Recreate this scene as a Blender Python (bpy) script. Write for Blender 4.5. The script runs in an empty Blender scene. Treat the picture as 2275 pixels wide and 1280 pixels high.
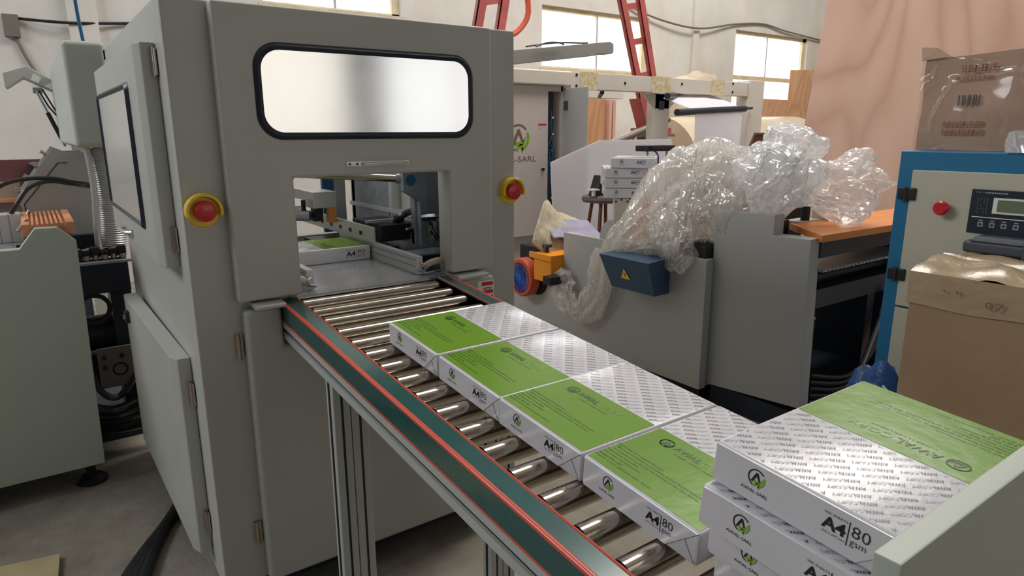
import bpy, bmesh, math, random
from mathutils import Vector, Matrix, noise, Euler
random.seed(7)
H = 1.25                                   # camera height above the floor; heights below are written relative to it
D = bpy.data
COL = bpy.context.scene.collection
PI = math.pi

# ------------------------------------------------------------------ materials
def new_mat(name):
    m = D.materials.new(name); m.use_nodes = True
    nt = m.node_tree; b = nt.nodes['Principled BSDF']
    return m, nt, b
def mat(name, col, rough=0.5, metal=0.0, var=0.0, scale=8.0, bump=0.0, bscale=60.0, col2=None, coat=0.0, stretch=None, spec=0.5, detail=4.0, rvar=0.0):
    m, nt, b = new_mat(name)
    b.inputs['Roughness'].default_value = rough
    b.inputs['Metallic'].default_value = metal
    b.inputs['Coat Weight'].default_value = coat
    b.inputs['Coat Roughness'].default_value = 0.15
    b.inputs['Specular IOR Level'].default_value = spec
    tc = nt.nodes.new('ShaderNodeTexCoord')
    mp = nt.nodes.new('ShaderNodeMapping'); nt.links.new(tc.outputs['Object'], mp.inputs['Vector'])
    if stretch: mp.inputs['Scale'].default_value = stretch
    n = nt.nodes.new('ShaderNodeTexNoise'); n.inputs['Scale'].default_value = scale; n.inputs['Detail'].default_value = detail
    nt.links.new(mp.outputs['Vector'], n.inputs['Vector'])
    mix = nt.nodes.new('ShaderNodeMix'); mix.data_type = 'RGBA'
    c2 = col2 if col2 else tuple(c * (1 - var) for c in col)
    mix.inputs[6].default_value = (*col, 1); mix.inputs[7].default_value = (*c2, 1)
    ramp = nt.nodes.new('ShaderNodeMapRange'); ramp.inputs[1].default_value = 0.35; ramp.inputs[2].default_value = 0.65
    nt.links.new(n.outputs['Fac'], ramp.inputs[0]); nt.links.new(ramp.outputs[0], mix.inputs[0])
    nt.links.new(mix.outputs[2], b.inputs['Base Color'])
    if rvar:
        mr = nt.nodes.new('ShaderNodeMapRange'); mr.inputs[1].default_value = .3; mr.inputs[2].default_value = .7
        mr.inputs[3].default_value = max(0, rough - rvar); mr.inputs[4].default_value = rough + rvar
        nt.links.new(n.outputs['Fac'], mr.inputs[0]); nt.links.new(mr.outputs[0], b.inputs['Roughness'])
    if bump:
        n2 = nt.nodes.new('ShaderNodeTexNoise'); n2.inputs['Scale'].default_value = bscale; n2.inputs['Detail'].default_value = 6
        nt.links.new(mp.outputs['Vector'], n2.inputs['Vector'])
        bp = nt.nodes.new('ShaderNodeBump'); bp.inputs['Strength'].default_value = bump; bp.inputs['Distance'].default_value = 0.01
        nt.links.new(n2.outputs['Fac'], bp.inputs['Height']); nt.links.new(bp.outputs['Normal'], b.inputs['Normal'])
    return m
M = {}
M['paint'] = mat('light_grey_paint', (0.46, 0.465, 0.43), 0.42, var=0.05, scale=3, bump=0.03, bscale=350)
M['paint_greenlit'] = mat('grey_paint_greenish_light', (0.44, 0.475, 0.42), 0.45, var=0.05, scale=3, bump=0.03, bscale=350)  # grey paint with greenish light put into its colour; guard plate shares it
M['paint_mid'] = mat('mid_grey_paint', (0.43, 0.425, 0.41), 0.45, var=0.05, scale=2, bump=0.03, bscale=350)
M['cream'] = mat('cream_paint', (0.54, 0.52, 0.42), 0.45, var=0.05, scale=3)
M['white_paint'] = mat('warm_white_paint', (0.72, 0.67, 0.60), 0.4, var=0.05, scale=3)
M['pinkgrey'] = mat('pinkish_cabinet_paint', (0.60, 0.53, 0.50), 0.45, var=0.04, scale=2)
M['navy'] = mat('dark_navy_steel', (0.022, 0.030, 0.050), 0.45, metal=0.2, var=0.4, scale=5)
M['dark'] = mat('dark_machine_metal', (0.020, 0.022, 0.026), 0.5, metal=0.3, var=0.5, scale=12)
M['black'] = mat('black_rubber', (0.014, 0.015, 0.018), 0.4, var=0.3, scale=20)
M['blackgloss'] = mat('glossy_black_hose', (0.01, 0.011, 0.014), 0.2, coat=0.4)
M['gasket'] = mat('black_window_gasket', (0.010, 0.018, 0.034), 0.38, var=0.2, scale=10)
M['chrome'] = mat('polished_steel', (0.52, 0.45, 0.37), 0.15, metal=1.0, var=0.25, scale=14, stretch=(6, 60, 60), rvar=0.06)
M['alu'] = mat('aluminium_profile', (0.60, 0.61, 0.60), 0.32, metal=0.45, var=0.08, scale=10, stretch=(1, 1, 30))
M['alu_matt'] = mat('anodised_aluminium', (0.46, 0.48, 0.46), 0.45, metal=0.1, var=0.06, scale=10)
M['steelplate'] = mat('bare_steel_plate', (0.60, 0.61, 0.64), 0.28, metal=0.7, var=0.35, scale=9, rvar=0.10, col2=(0.42, 0.42, 0.44))
M['galv'] = mat('galvanised_steel', (0.36, 0.40, 0.44), 0.35, metal=0.4, var=0.25, scale=20)
M['greenplastic'] = mat('dark_green_plastic', (0.014, 0.085, 0.078), 0.2, var=0.12, scale=30, coat=0.5)
M['redline'] = mat('red_plastic_strip', (0.62, 0.085, 0.05), 0.3, coat=0.4)
M['yellow'] = mat('yellow_plastic', (0.80, 0.52, 0.02), 0.35, coat=0.3)
M['redbutton'] = mat('red_plastic', (0.55, 0.012, 0.02), 0.35, coat=0.3)
M['orange'] = mat('orange_paint', (0.72, 0.25, 0.06), 0.4, var=0.1, scale=6)
M['orangeplate'] = mat('copper_orange_plate', (0.68, 0.30, 0.15), 0.5, var=0.12, scale=15)
M['ambox'] = mat('amber_paint', (0.85, 0.30, 0.01), 0.4, var=0.1)
M['blue'] = mat('blue_powder_coat', (0.010, 0.165, 0.34), 0.42, var=0.08, scale=5)
M['bluebox'] = mat('slate_blue_paint', (0.026, 0.078, 0.15), 0.45, var=0.08, scale=5)
M['bluefan'] = mat('bright_blue_plastic', (0.015, 0.09, 0.38), 0.4)
M['orangered'] = mat('orange_red_paint', (0.62, 0.10, 0.04), 0.45, var=0.15)
M['redsteel'] = mat('red_oxide_steel', (0.48, 0.11, 0.10), 0.5, var=0.25, scale=6)
M['paper'] = mat('glossy_white_wrapper', (0.62, 0.61, 0.65), 0.25, var=0.03, scale=8, bump=0.25, bscale=13, coat=0.15)
M['greenpaper'] = mat('glossy_green_wrapper', (0.14, 0.285, 0.014), 0.27, var=0.06, scale=5, bump=0.2, bscale=11, coat=0.0, spec=.4)

M['ink'] = mat('black_ink', (0.012, 0.012, 0.016), 0.35)
M['inkgreen'] = mat('dark_green_ink', (0.030, 0.085, 0.010), 0.35)
M['greyink'] = mat('pale_grey_ink', (0.33, 0.34, 0.35), 0.35)
M['copyink'] = mat('pale_green_grey_ink', (0.20, 0.36, 0.10), 0.35)
M['logogreen'] = mat('logo_green_ink', (0.20, 0.42, 0.02), 0.35)
M['redink'] = mat('red_ink', (0.60, 0.02, 0.03), 0.4)
M['faintred'] = mat('faded_red_print', (0.45, 0.19, 0.14), 0.6)
M['white'] = mat('white_plastic', (0.78, 0.78, 0.76), 0.4)
M['tape'] = mat('beige_masking_tape', (0.55, 0.45, 0.36), 0.7, bump=0.3, bscale=40)
M['cardboard'] = mat('brown_cardboard', (0.35, 0.235, 0.14), 0.6, var=0.12, scale=4, bump=0.15, bscale=30, col2=(0.30, 0.195, 0.11))
M['cardtape'] = mat('tan_packing_tape', (0.42, 0.31, 0.185), 0.28, var=0.12, scale=7, bump=0.5, bscale=22, coat=0.4)
M['cardred'] = mat('reddish_cardboard', (0.52, 0.335, 0.235), 0.6, var=0.18, scale=5, bump=0.3, bscale=18)
M['brownboard'] = mat('brown_fibre_board', (0.20, 0.075, 0.055), 0.7)
M['ventgrey'] = mat('dark_grey_plastic', (0.06, 0.07, 0.085), 0.5, var=0.1)
M['canvas'] = mat('beige_canvas_cover', (0.52, 0.46, 0.33), 0.85, var=0.15, scale=6, bump=0.4, bscale=25)
M['lilac'] = mat('lilac_paper', (0.30, 0.28, 0.40), 0.6, var=0.05)
M['wood'] = mat('dark_stool_wood', (0.17, 0.055, 0.03), 0.5, var=0.2)
M['leather'] = mat('brown_seat_vinyl', (0.13, 0.10, 0.08), 0.5)
M['lcd'] = mat('green_lcd', (0.16, 0.20, 0.12), 0.2, coat=0.5)
M['bluecloth'] = mat('blue_plastic_bag', (0.010, 0.075, 0.26), 0.35, var=0.3, scale=20, bump=0.6, bscale=30)
M['maroon'] = mat('maroon_panel', (0.14, 0.045, 0.05), 0.6)
M['tan'] = mat('tan_panel', (0.33, 0.27, 0.20), 0.6)
M['bluetube'] = mat('blue_air_tube', (0.02, 0.12, 0.24), 0.35)
M['pipe'] = mat('weathered_steel_pipe', (0.20, 0.17, 0.15), 0.5, metal=0.3)
M['wrap'] = mat('cream_wrapped_roll', (0.62, 0.52, 0.38), 0.35, var=0.15, scale=3, bump=0.6, bscale=5, coat=0.3)
M['darkbrown'] = mat('dark_brown_steel', (0.20, 0.11, 0.08), 0.6)
M['yellowtape'] = mat('clear_yellowed_tape', (0.66, 0.50, 0.12), 0.25, col2=(0.78, 0.74, 0.70), scale=30, coat=0.5)

def wood_mat(name, c1, c2, scale=1.6, dist=6.0, st=(1, 1, 1), rings=16.0):
    m, nt, b = new_mat(name); L = nt.links.new
    tc = nt.nodes.new('ShaderNodeTexCoord'); mp = nt.nodes.new('ShaderNodeMapping'); mp.inputs['Scale'].default_value = st
    L(tc.outputs['Object'], mp.inputs['Vector'])
    n = nt.nodes.new('ShaderNodeTexNoise'); n.inputs['Scale'].default_value = scale; n.inputs['Detail'].default_value = 1.5; n.inputs['Distortion'].default_value = dist * .1
    L(mp.outputs['Vector'], n.inputs['Vector'])
    k = nt.nodes.new('ShaderNodeMath'); k.operation = 'MULTIPLY'; k.inputs[1].default_value = rings; L(n.outputs['Fac'], k.inputs[0])
    f = nt.nodes.new('ShaderNodeMath'); f.operation = 'PINGPONG'; f.inputs[1].default_value = .5; L(k.outputs[0], f.inputs[0])
    p = nt.nodes.new('ShaderNodeMath'); p.operation = 'POWER'; p.inputs[1].default_value = 2.2; L(f.outputs[0], p.inputs[0])
    n2 = nt.nodes.new('ShaderNodeTexNoise'); n2.inputs['Scale'].default_value = 3; n2.inputs['Detail'].default_value = 6; L(mp.outputs['Vector'], n2.inputs['Vector'])
    s1 = nt.nodes.new('ShaderNodeMath'); s1.operation = 'MULTIPLY_ADD'; s1.inputs[1].default_value = 2.4; L(p.outputs[0], s1.inputs[0]); L(n2.outputs['Fac'], s1.inputs[2])
    r = nt.nodes.new('ShaderNodeMapRange'); r.inputs[1].default_value = .3; r.inputs[2].default_value = 1.25; L(s1.outputs[0], r.inputs[0])
    mix = nt.nodes.new('ShaderNodeMix'); mix.data_type = 'RGBA'
    mix.inputs[6].default_value = (*c1, 1); mix.inputs[7].default_value = (*c2, 1)
    L(r.outputs[0], mix.inputs[0]); L(mix.outputs[2], b.inputs['Base Color'])
    b.inputs['Roughness'].default_value = 0.6
    return m
M['ply'] = wood_mat('pink_brown_plywood', (0.74, 0.49, 0.38), (0.54, 0.30, 0.22), 0.8, 8, (1.2, 1.2, 0.42), 11.0)
M['ply2'] = wood_mat('orange_plywood', (0.66, 0.38, 0.21), (0.45, 0.22, 0.11), 1.5, 5, (1, 1, 0.5))
M['plyfloor'] = wood_mat('pale_plywood_offcut', (0.50, 0.42, 0.24), (0.40, 0.32, 0.18), 2, 4)

def concrete(name, c1, c2, sc, bump=0.3, stain=None):
    m, nt, b = new_mat(name)
    tc = nt.nodes.new('ShaderNodeTexCoord')
    n = nt.nodes.new('ShaderNodeTexNoise'); n.inputs['Scale'].default_value = sc; n.inputs['Detail'].default_value = 10; n.inputs['Roughness'].default_value = 0.65
    nt.links.new(tc.outputs['Object'], n.inputs['Vector'])
    r = nt.nodes.new('ShaderNodeMapRange'); r.inputs[1].default_value = 0.35; r.inputs[2].default_value = 0.68
    nt.links.new(n.outputs['Fac'], r.inputs[0])
    mix = nt.nodes.new('ShaderNodeMix'); mix.data_type = 'RGBA'; mix.inputs[6].default_value = (*c1, 1); mix.inputs[7].default_value = (*c2, 1)
    nt.links.new(r.outputs[0], mix.inputs[0])
    out = mix.outputs[2]
    if stain:
        n3 = nt.nodes.new('ShaderNodeTexNoise'); n3.inputs['Scale'].default_value = 0.9; n3.inputs['Detail'].default_value = 6
        mp = nt.nodes.new('ShaderNodeMapping'); mp.inputs['Scale'].default_value = (1.6, 1, 0.5); mp.inputs['Location'].default_value = (3.1, 0, 1)
        nt.links.new(tc.outputs['Object'], mp.inputs['Vector']); nt.links.new(mp.outputs['Vector'], n3.inputs['Vector'])
        r3 = nt.nodes.new('ShaderNodeMapRange'); r3.inputs[1].default_value = 0.52; r3.inputs[2].default_value = 0.72; r3.inputs[4].default_value = 0.7
        nt.links.new(n3.outputs['Fac'], r3.inputs[0])
        mx = nt.nodes.new('ShaderNodeMix'); mx.data_type = 'RGBA'; mx.inputs[7].default_value = (*stain, 1)
        nt.links.new(out, mx.inputs[6]); nt.links.new(r3.outputs[0], mx.inputs[0]); out = mx.outputs[2]
    nt.links.new(out, b.inputs['Base Color'])
    n2 = nt.nodes.new('ShaderNodeTexNoise'); n2.inputs['Scale'].default_value = 90; n2.inputs['Detail'].default_value = 5
    nt.links.new(tc.outputs['Object'], n2.inputs['Vector'])
    bp = nt.nodes.new('ShaderNodeBump'); bp.inputs['Strength'].default_value = bump; bp.inputs['Distance'].default_value = 0.01
    nt.links.new(n2.outputs['Fac'], bp.inputs['Height']); nt.links.new(bp.outputs['Normal'], b.inputs['Normal'])
    b.inputs['Roughness'].default_value = 0.75
    return m
M['floor'] = concrete('worn_concrete_floor', (0.20, 0.175, 0.14), (0.33, 0.30, 0.25), 5, 0.3)
M['wall'] = concrete('plastered_wall', (0.60, 0.58, 0.54), (0.73, 0.71, 0.67), 1.2, 0.15, stain=(0.60, 0.48, 0.36))
M['wallgrey'] = concrete('dark_rear_wall', (0.26, 0.28, 0.31), (0.33, 0.34, 0.36), 1.2, 0.1)

def emis(name, col, st):
    m, nt, b = new_mat(name)
    b.inputs['Base Color'].default_value = (0.8, 0.8, 0.8, 1); b.inputs['Emission Color'].default_value = (*col, 1); b.inputs['Emission Strength'].default_value = st
    b.inputs['Roughness'].default_value = 0.3
    return m
M['skyglass'] = emis('daylit_window_glass', (0.93, 0.98, 1.0), 1.5)
M['skyglass2'] = emis('daylit_rear_window_glass', (0.97, 0.98, 1.0), 0.82)
M['skyglass3'] = emis('daylit_rear_window_glass_warm', (1.0, 0.94, 0.80), 0.76)

# reflective guard pane of the machine
def pane_mat(name, col, rough):
    m, nt, b = new_mat(name)
    tc = nt.nodes.new('ShaderNodeTexCoord')
    n = nt.nodes.new('ShaderNodeTexNoise'); n.inputs['Scale'].default_value = 9; n.inputs['Detail'].default_value = 6
    nt.links.new(tc.outputs['Object'], n.inputs['Vector'])
    r = nt.nodes.new('ShaderNodeMapRange'); r.inputs[3].default_value = rough * 0.8; r.inputs[4].default_value = rough * 1.3
    nt.links.new(n.outputs['Fac'], r.inputs[0]); nt.links.new(r.outputs[0], b.inputs['Roughness'])
    b.inputs['Base Color'].default_value = (*col, 1); b.inputs['Metallic'].default_value = 0.9
    return m
M['pane'] = pane_mat('mirror_film_pane', (0.84, 0.85, 0.86), 0.12)
M['sidepane'] = mat('frosted_side_pane', (0.58, 0.57, 0.53), 0.3, coat=0.3)

# thin crumpled plastic film: partly clear, partly milky, glossy
def film_mat(name, col, opacity, bs=14.0, trans=0.35, gloss=.07, st=(1, 1, 1)):
    m, nt, b = new_mat(name); L = nt.links.new; N = nt.nodes.new
    out = nt.nodes['Material Output']
    t0 = N('ShaderNodeTexCoord'); mp = N('ShaderNodeMapping'); mp.inputs['Rotation'].default_value = (math.radians(38), 0, 0); mp.inputs['Scale'].default_value = st
    L(t0.outputs['Object'], mp.inputs['Vector'])
    class tc: outputs = {'Object': mp.outputs['Vector']}
    nz = N('ShaderNodeTexNoise'); nz.inputs['Scale'].default_value = bs * 0.45; nz.inputs['Detail'].default_value = 3
    L(tc.outputs['Object'], nz.inputs['Vector'])
    sc = N('ShaderNodeVectorMath'); sc.operation = 'SCALE'; sc.inputs['Scale'].default_value = 0.16
    ad = N('ShaderNodeVectorMath'); ad.operation = 'ADD'
    L(nz.outputs['Color'], sc.inputs[0]); L(tc.outputs['Object'], ad.inputs[0]); L(sc.outputs[0], ad.inputs[1])
    masks = []
    for k, (f, wd) in enumerate(((bs * .55, .055), (bs * 1.5, .07))):
        vo = N('ShaderNodeTexVoronoi'); vo.feature = 'DISTANCE_TO_EDGE'; vo.inputs['Scale'].default_value = f
        L(ad.outputs[0], vo.inputs['Vector'])
        r = N('ShaderNodeMapRange'); r.interpolation_type = 'SMOOTHSTEP'; r.inputs[1].default_value = 0; r.inputs[2].default_value = wd
        r.inputs[3].default_value = 1; r.inputs[4].default_value = 0
        L(vo.outputs['Distance'], r.inputs[0]); masks.append(r.outputs[0])
    vf = N('ShaderNodeTexVoronoi'); vf.feature = 'F1'; vf.inputs['Scale'].default_value = bs * .8; L(ad.outputs[0], vf.inputs['Vector'])
    h = N('ShaderNodeMath'); h.operation = 'MULTIPLY_ADD'; h.inputs[1].default_value = .5; L(masks[0], h.inputs[0])
    vm = N('ShaderNodeMath'); vm.operation = 'MULTIPLY'; vm.inputs[1].default_value = .6; L(vf.outputs['Distance'], vm.inputs[0]); L(vm.outputs[0], h.inputs[2])
    bp = N('ShaderNodeBump'); bp.inputs['Strength'].default_value = 0.7; bp.inputs['Distance'].default_value = 0.022; L(h.outputs[0], bp.inputs['Height'])
    b.inputs['Base Color'].default_value = (*col, 1); b.inputs['Roughness'].default_value = 0.25; L(bp.outputs['Normal'], b.inputs['Normal'])
    tl = N('ShaderNodeBsdfTranslucent'); tl.inputs['Color'].default_value = (*col, 1)
    m1 = N('ShaderNodeMixShader'); m1.inputs[0].default_value = trans; L(b.outputs[0], m1.inputs[1]); L(tl.outputs[0], m1.inputs[2])
    tp = N('ShaderNodeBsdfTransparent'); tp.inputs['Color'].default_value = (0.97, 0.965, 0.96, 1)
    o1 = N('ShaderNodeMath'); o1.operation = 'MULTIPLY_ADD'; o1.inputs[1].default_value = opacity * .9; o1.inputs[2].default_value = opacity * .55; L(masks[0], o1.inputs[0])
    o2 = N('ShaderNodeMath'); o2.operation = 'MULTIPLY_ADD'; o2.inputs[1].default_value = opacity * .5; L(masks[1], o2.inputs[0]); L(o1.outputs[0], o2.inputs[2]); o2.use_clamp = True
    m2 = N('ShaderNodeMixShader'); L(o2.outputs[0], m2.inputs[0]); L(tp.outputs[0], m2.inputs[1]); L(m1.outputs[0], m2.inputs[2])
    gl = N('ShaderNodeBsdfGlossy'); gl.inputs['Roughness'].default_value = .09; gl.inputs['Color'].default_value = (1, 1, 1, 1); L(bp.outputs['Normal'], gl.inputs['Normal'])
    lw = N('ShaderNodeLayerWeight'); lw.inputs['Blend'].default_value = .35; L(bp.outputs['Normal'], lw.inputs['Normal'])
    fr = N('ShaderNodeMapRange'); fr.inputs[3].default_value = gloss; fr.inputs[4].default_value = gloss + .30; L(lw.outputs['Facing'], fr.inputs[0])
    m3 = N('ShaderNodeMixShader'); L(fr.outputs[0], m3.inputs[0]); L(m2.outputs[0], m3.inputs[1]); L(gl.outputs[0], m3.inputs[2])
    L(m3.outputs[0], out.inputs['Surface'])
    return m
def paper_mat(name, col):
    m, nt, b = new_mat(name); out = nt.nodes['Material Output']
    b.inputs['Base Color'].default_value = (*col, 1); b.inputs['Roughness'].default_value = .6
    t = nt.nodes.new('ShaderNodeBsdfTranslucent'); t.inputs[0].default_value = (*col, 1)
    x = nt.nodes.new('ShaderNodeMixShader'); x.inputs[0].default_value = .45
    nt.links.new(b.outputs[0], x.inputs[1]); nt.links.new(t.outputs[0], x.inputs[2]); nt.links.new(x.outputs[0], out.inputs[0]); return m
M['plainpaper'] = paper_mat('plain_white_paper', (0.90, 0.89, 0.93))
M['film'] = film_mat('clear_stretch_film', (0.95, 0.91, 0.87), 0.62, 17, .5, .07, (1.25, 1.25, .38))
M['bagfilm'] = film_mat('milky_plastic_bag', (0.97, 0.97, 0.97), 0.85, 13, .5, .06, (1, 1, .7))
M['bagclear'] = film_mat('clear_plastic_bag', (0.95, 0.93, 0.92), 0.62, 13, .5, .07, (1.1, .5, 1.1))
M['boxfilm'] = film_mat('clear_box_wrap', (0.75, 0.70, 0.66), 0.04, 9, 0.0, .015)

# ------------------------------------------------------------------ mesh builder
_txt = {}
def glyphs(s, bold=0.0):
    key = (s, bold)
    if key not in _txt:
        c = D.curves.new('t', 'FONT'); c.body = s; c.fill_mode = 'BOTH'; c.resolution_u = 2; c.offset = bold
        o = D.objects.new('t', c); COL.objects.link(o)
        bpy.context.view_layer.update()
        me = D.meshes.new_from_object(o)
        vs = [tuple(v.co) for v in me.vertices]; fs = [tuple(p.vertices) for p in me.polygons]
        D.objects.remove(o); D.curves.remove(c); D.meshes.remove(me)
        xs = [v[0] for v in vs]; ys = [v[1] for v in vs]
        _txt[key] = (vs, fs, min(xs), max(xs), min(ys), max(ys))
    return _txt[key]

class MB:
    def __init__(s): s.v = []; s.f = []; s.m = []; s.sm = []
    def add(s, vs, fs, mat=0, smooth=False, T=None):
        o = len(s.v)
        if T is not None: vs = [T @ Vector(v) for v in vs]
        s.v += [tuple(v) for v in vs]
        for f in fs: s.f.append(tuple(i + o for i in f)); s.m.append(mat); s.sm.append(smooth)
        return s
    def bm(s, b, mat=0, smooth=False, T=None):
        b.verts.index_update()
        s.add([v.co.copy() for v in b.verts], [[v.index for v in f.verts] for f in b.faces], mat, smooth, T); b.free(); return s
    def box(s, x0, x1, y0, y1, z0, z1, mat=0, bev=0.0, seg=2, T=None):
        b = bmesh.new()
        vs = [b.verts.new((x, y, z)) for x in (x0, x1) for y in (y0, y1) for z in (z0, z1)]
        for f in ((0, 1, 3, 2), (4, 6, 7, 5), (0, 4, 5, 1), (2, 3, 7, 6), (0, 2, 6, 4), (1, 5, 7, 3)): b.faces.new([vs[i] for i in f])
        bmesh.ops.recalc_face_normals(b, faces=b.faces)
        if bev: bmesh.ops.bevel(b, geom=list(b.edges), offset=bev, segments=seg, profile=0.5, affect='EDGES')
        return s.bm(b, mat, bool(bev), T)
    def prism(s, pts, ext, mat=0, bev=0.0, seg=2, T=None, smooth=None):
        b = bmesh.new(); e = Vector(ext)
        a = [b.verts.new(p) for p in pts]; c = [b.verts.new(Vector(p) + e) for p in pts]
        b.faces.new(a); b.faces.new(c[::-1])
        n = len(pts)
        for i in range(n): b.faces.new([a[i], c[i], c[(i + 1) % n], a[(i + 1) % n]])
        bmesh.ops.recalc_face_normals(b, faces=b.faces)
        if bev: bmesh.ops.bevel(b, geom=list(b.edges), offset=bev, segments=seg, profile=0.5, affect='EDGES')
        return s.bm(b, mat, bool(bev) if smooth is None else smooth, T)
    def hull(s, a, c, mat=0):
        n = len(a)
        fs = [list(range(n))[::-1], list(range(n, 2 * n))] + [[i, (i + 1) % n, n + (i + 1) % n, n + i] for i in range(n)]
        return s.add(list(a) + list(c), fs, mat)
    def tube(s, path, r, n=10, mat=0, caps=True, T=None, smooth=True):
        path = [Vector(p) for p in path]; rs = r if isinstance(r, (list, tuple)) else [r] * len(path)
        vs = []; fs = []; up = None
        for i, p in enumerate(path):
            t = (path[min(i + 1, len(path) - 1)] - path[max(i - 1, 0)]).normalized()
            if up is None: up = t.orthogonal().normalized()
            up = (up - t * up.dot(t)); up = up.normalized() if up.length > 1e-6 else t.orthogonal().normalized()
            w = t.cross(up)
            for k in range(n):
                a = 2 * PI * k / n; vs.append(p + (up * math.cos(a) + w * math.sin(a)) * rs[i])
        for i in range(len(path) - 1):
            for k in range(n):
                fs.append((i * n + k, i * n + (k + 1) % n, (i + 1) * n + (k + 1) % n, (i + 1) * n + k))
        s.add(vs, fs, mat, smooth, T)
        if caps: s.add([*vs[:n]], [tuple(range(n))[::-1]], mat, False, T); s.add([*vs[-n:]], [tuple(range(n))], mat, False, T)
        return s
    def cyl(s, p0, p1, r, n=24, mat=0, r2=None, T=None): return s.tube([p0, p1], [r, r if r2 is None else r2], n, mat, True, T)
    def lathe(s, prof, c, axis='z', n=32, mat=0):
        vs = []; fs = []
        for (r, h) in prof:
            for k in range(n):
                a = 2 * PI * k / n; x, y = r * math.cos(a), r * math.sin(a)
                p = {'z': (x, y, h), 'x': (h, x, y), 'y': (x, h, y)}[axis]; vs.append(Vector(p) + Vector(c))
        for i in range(len(prof) - 1):
            for k in range(n): fs.append((i * n + k, i * n + (k + 1) % n, (i + 1) * n + (k + 1) % n, (i + 1) * n + k))
        return s.add(vs, fs, mat, True)
    def text(s, st, o, right, up, w=None, h=0.01, mat=0, bold=0.0, clip=None):
        vs, fs, x0, x1, y0, y1 = glyphs(st, bold)
        o = Vector(o); right = Vector(right).normalized(); up = Vector(up).normalized()
        sy = h / (y1 - y0); sx = sy if w is None else w / (x1 - x0)
        P = [o + right * ((v[0] - x0) * sx) + up * ((v[1] - y0) * sy) for v in vs]
        if clip: fs = [f for f in fs if all(clip(P[i]) for i in f)]
        return s.add(P, fs, mat)
    def ring(s, o, right, up, r0, r1, a0, a1, mat=0, n=28):
        o = Vector(o); right = Vector(right).normalized(); up = Vector(up).normalized(); vs = []
        for i in range(n + 1):
            a = math.radians(a0 + (a1 - a0) * i / n); d = right * math.cos(a) + up * math.sin(a); vs += [o + d * r0, o + d * r1]
        return s.add(vs, [(2 * i, 2 * i + 1, 2 * i + 3, 2 * i + 2) for i in range(n)], mat)
    def logo(s, o, right, up, d, m1, m2):
        r = d / 2; R = Vector(right).normalized(); U = Vector(up).normalized(); o = Vector(o)
        s.ring(o, R, U, r * .86, r, 40, 250, m1); s.ring(o, R, U, r * .80, r, -70, 25, m2)
        A = lambda x, y: o + R * x * r + U * y * r
        s.add([A(-.62, -.5), A(-.38, -.5), A(.02, .25), A(.28, -.28), A(.5, -.28), A(.12, .62), A(-.1, .62)], [(0, 1, 2, 6), (2, 3, 4, 5, 6)], m1)
        s.add([A(-.62, -.55), A(-.2, -.28), A(.3, -.3), A(.75, .15), A(.55, -.45), A(.1, -.6)], [(0, 1, 5), (1, 2, 4, 5), (2, 3, 4)], m2)
        s.add([A(-.35, -.85), A(-.1, -.98), A(.35, -.45), A(.15, -.45)], [(0, 1, 2, 3)], m2)
        s.add([A(.2, -.5), A(.45, -.4), A(.42, -1.1), A(.25, -1.0)], [(0, 1, 2, 3)], m2)
        return s
    def build(s, name, mats, parent=None, label=None, flat=False):
        me = D.meshes.new(name); me.from_pydata(s.v, [], s.f)
        if not isinstance(mats, (list, tuple)): mats = [mats]
        for m in mats: me.materials.append(M[m] if isinstance(m, str) else m)
        me.polygons.foreach_set('material_index', s.m); me.polygons.foreach_set('use_smooth', s.sm)
        me.update()
        if any(s.sm): me.set_sharp_from_angle(angle=math.radians(38))
        o = D.objects.new(name, me); COL.objects.link(o)
        if parent is not None: o.parent = parent
        if any(s.sm) and len(s.f) < 20000:
            w = o.modifiers.new('wn', 'WEIGHTED_NORMAL'); w.keep_sharp = True
        if label: o['label'] = label
        return o
def tag(o, label, cat, group=None, kind=None):
    if label: o['label'] = label
    if cat: o['category'] = cat
    if group: o['group'] = group
    if kind: o['kind'] = kind
    return o
def thing(name, label, cat, group=None, rot=None):
    o = D.objects.new(name, None); COL.objects.link(o); o.empty_display_size = 0.05
    if rot: o.rotation_euler = rot
    return tag(o, label, cat, group)
def struct(mb, name, m):
    o = mb.build(name, m); o['kind'] = 'structure'; return o
def rrect(a0, a1, b0, b1, r, n=7):
    pts = []
    for (ca, cb, s0) in ((a1 - r, b1 - r, 0), (a0 + r, b1 - r, 90), (a0 + r, b0 + r, 180), (a1 - r, b0 + r, 270)):
        for i in range(n + 1):
            t = math.radians(s0 + 90 * i / n); pts.append((ca + r * math.cos(t), cb + r * math.sin(t)))
    return pts
def spline(pts, k=8):
    P = [Vector(p) for p in pts]; out = []
    for i in range(len(P) - 1):
        p0, p1, p2, p3 = P[max(i - 1, 0)], P[i], P[i + 1], P[min(i + 2, len(P) - 1)]
        for j in range(k):
            t = j / k
            out.append(0.5 * ((2 * p1) + (p2 - p0) * t + (2 * p0 - 5 * p1 + 4 * p2 - p3) * t * t + (3 * p1 - p0 - 3 * p2 + p3) * t ** 3))
    out.append(P[-1]); return out

FL = -1.25
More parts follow.
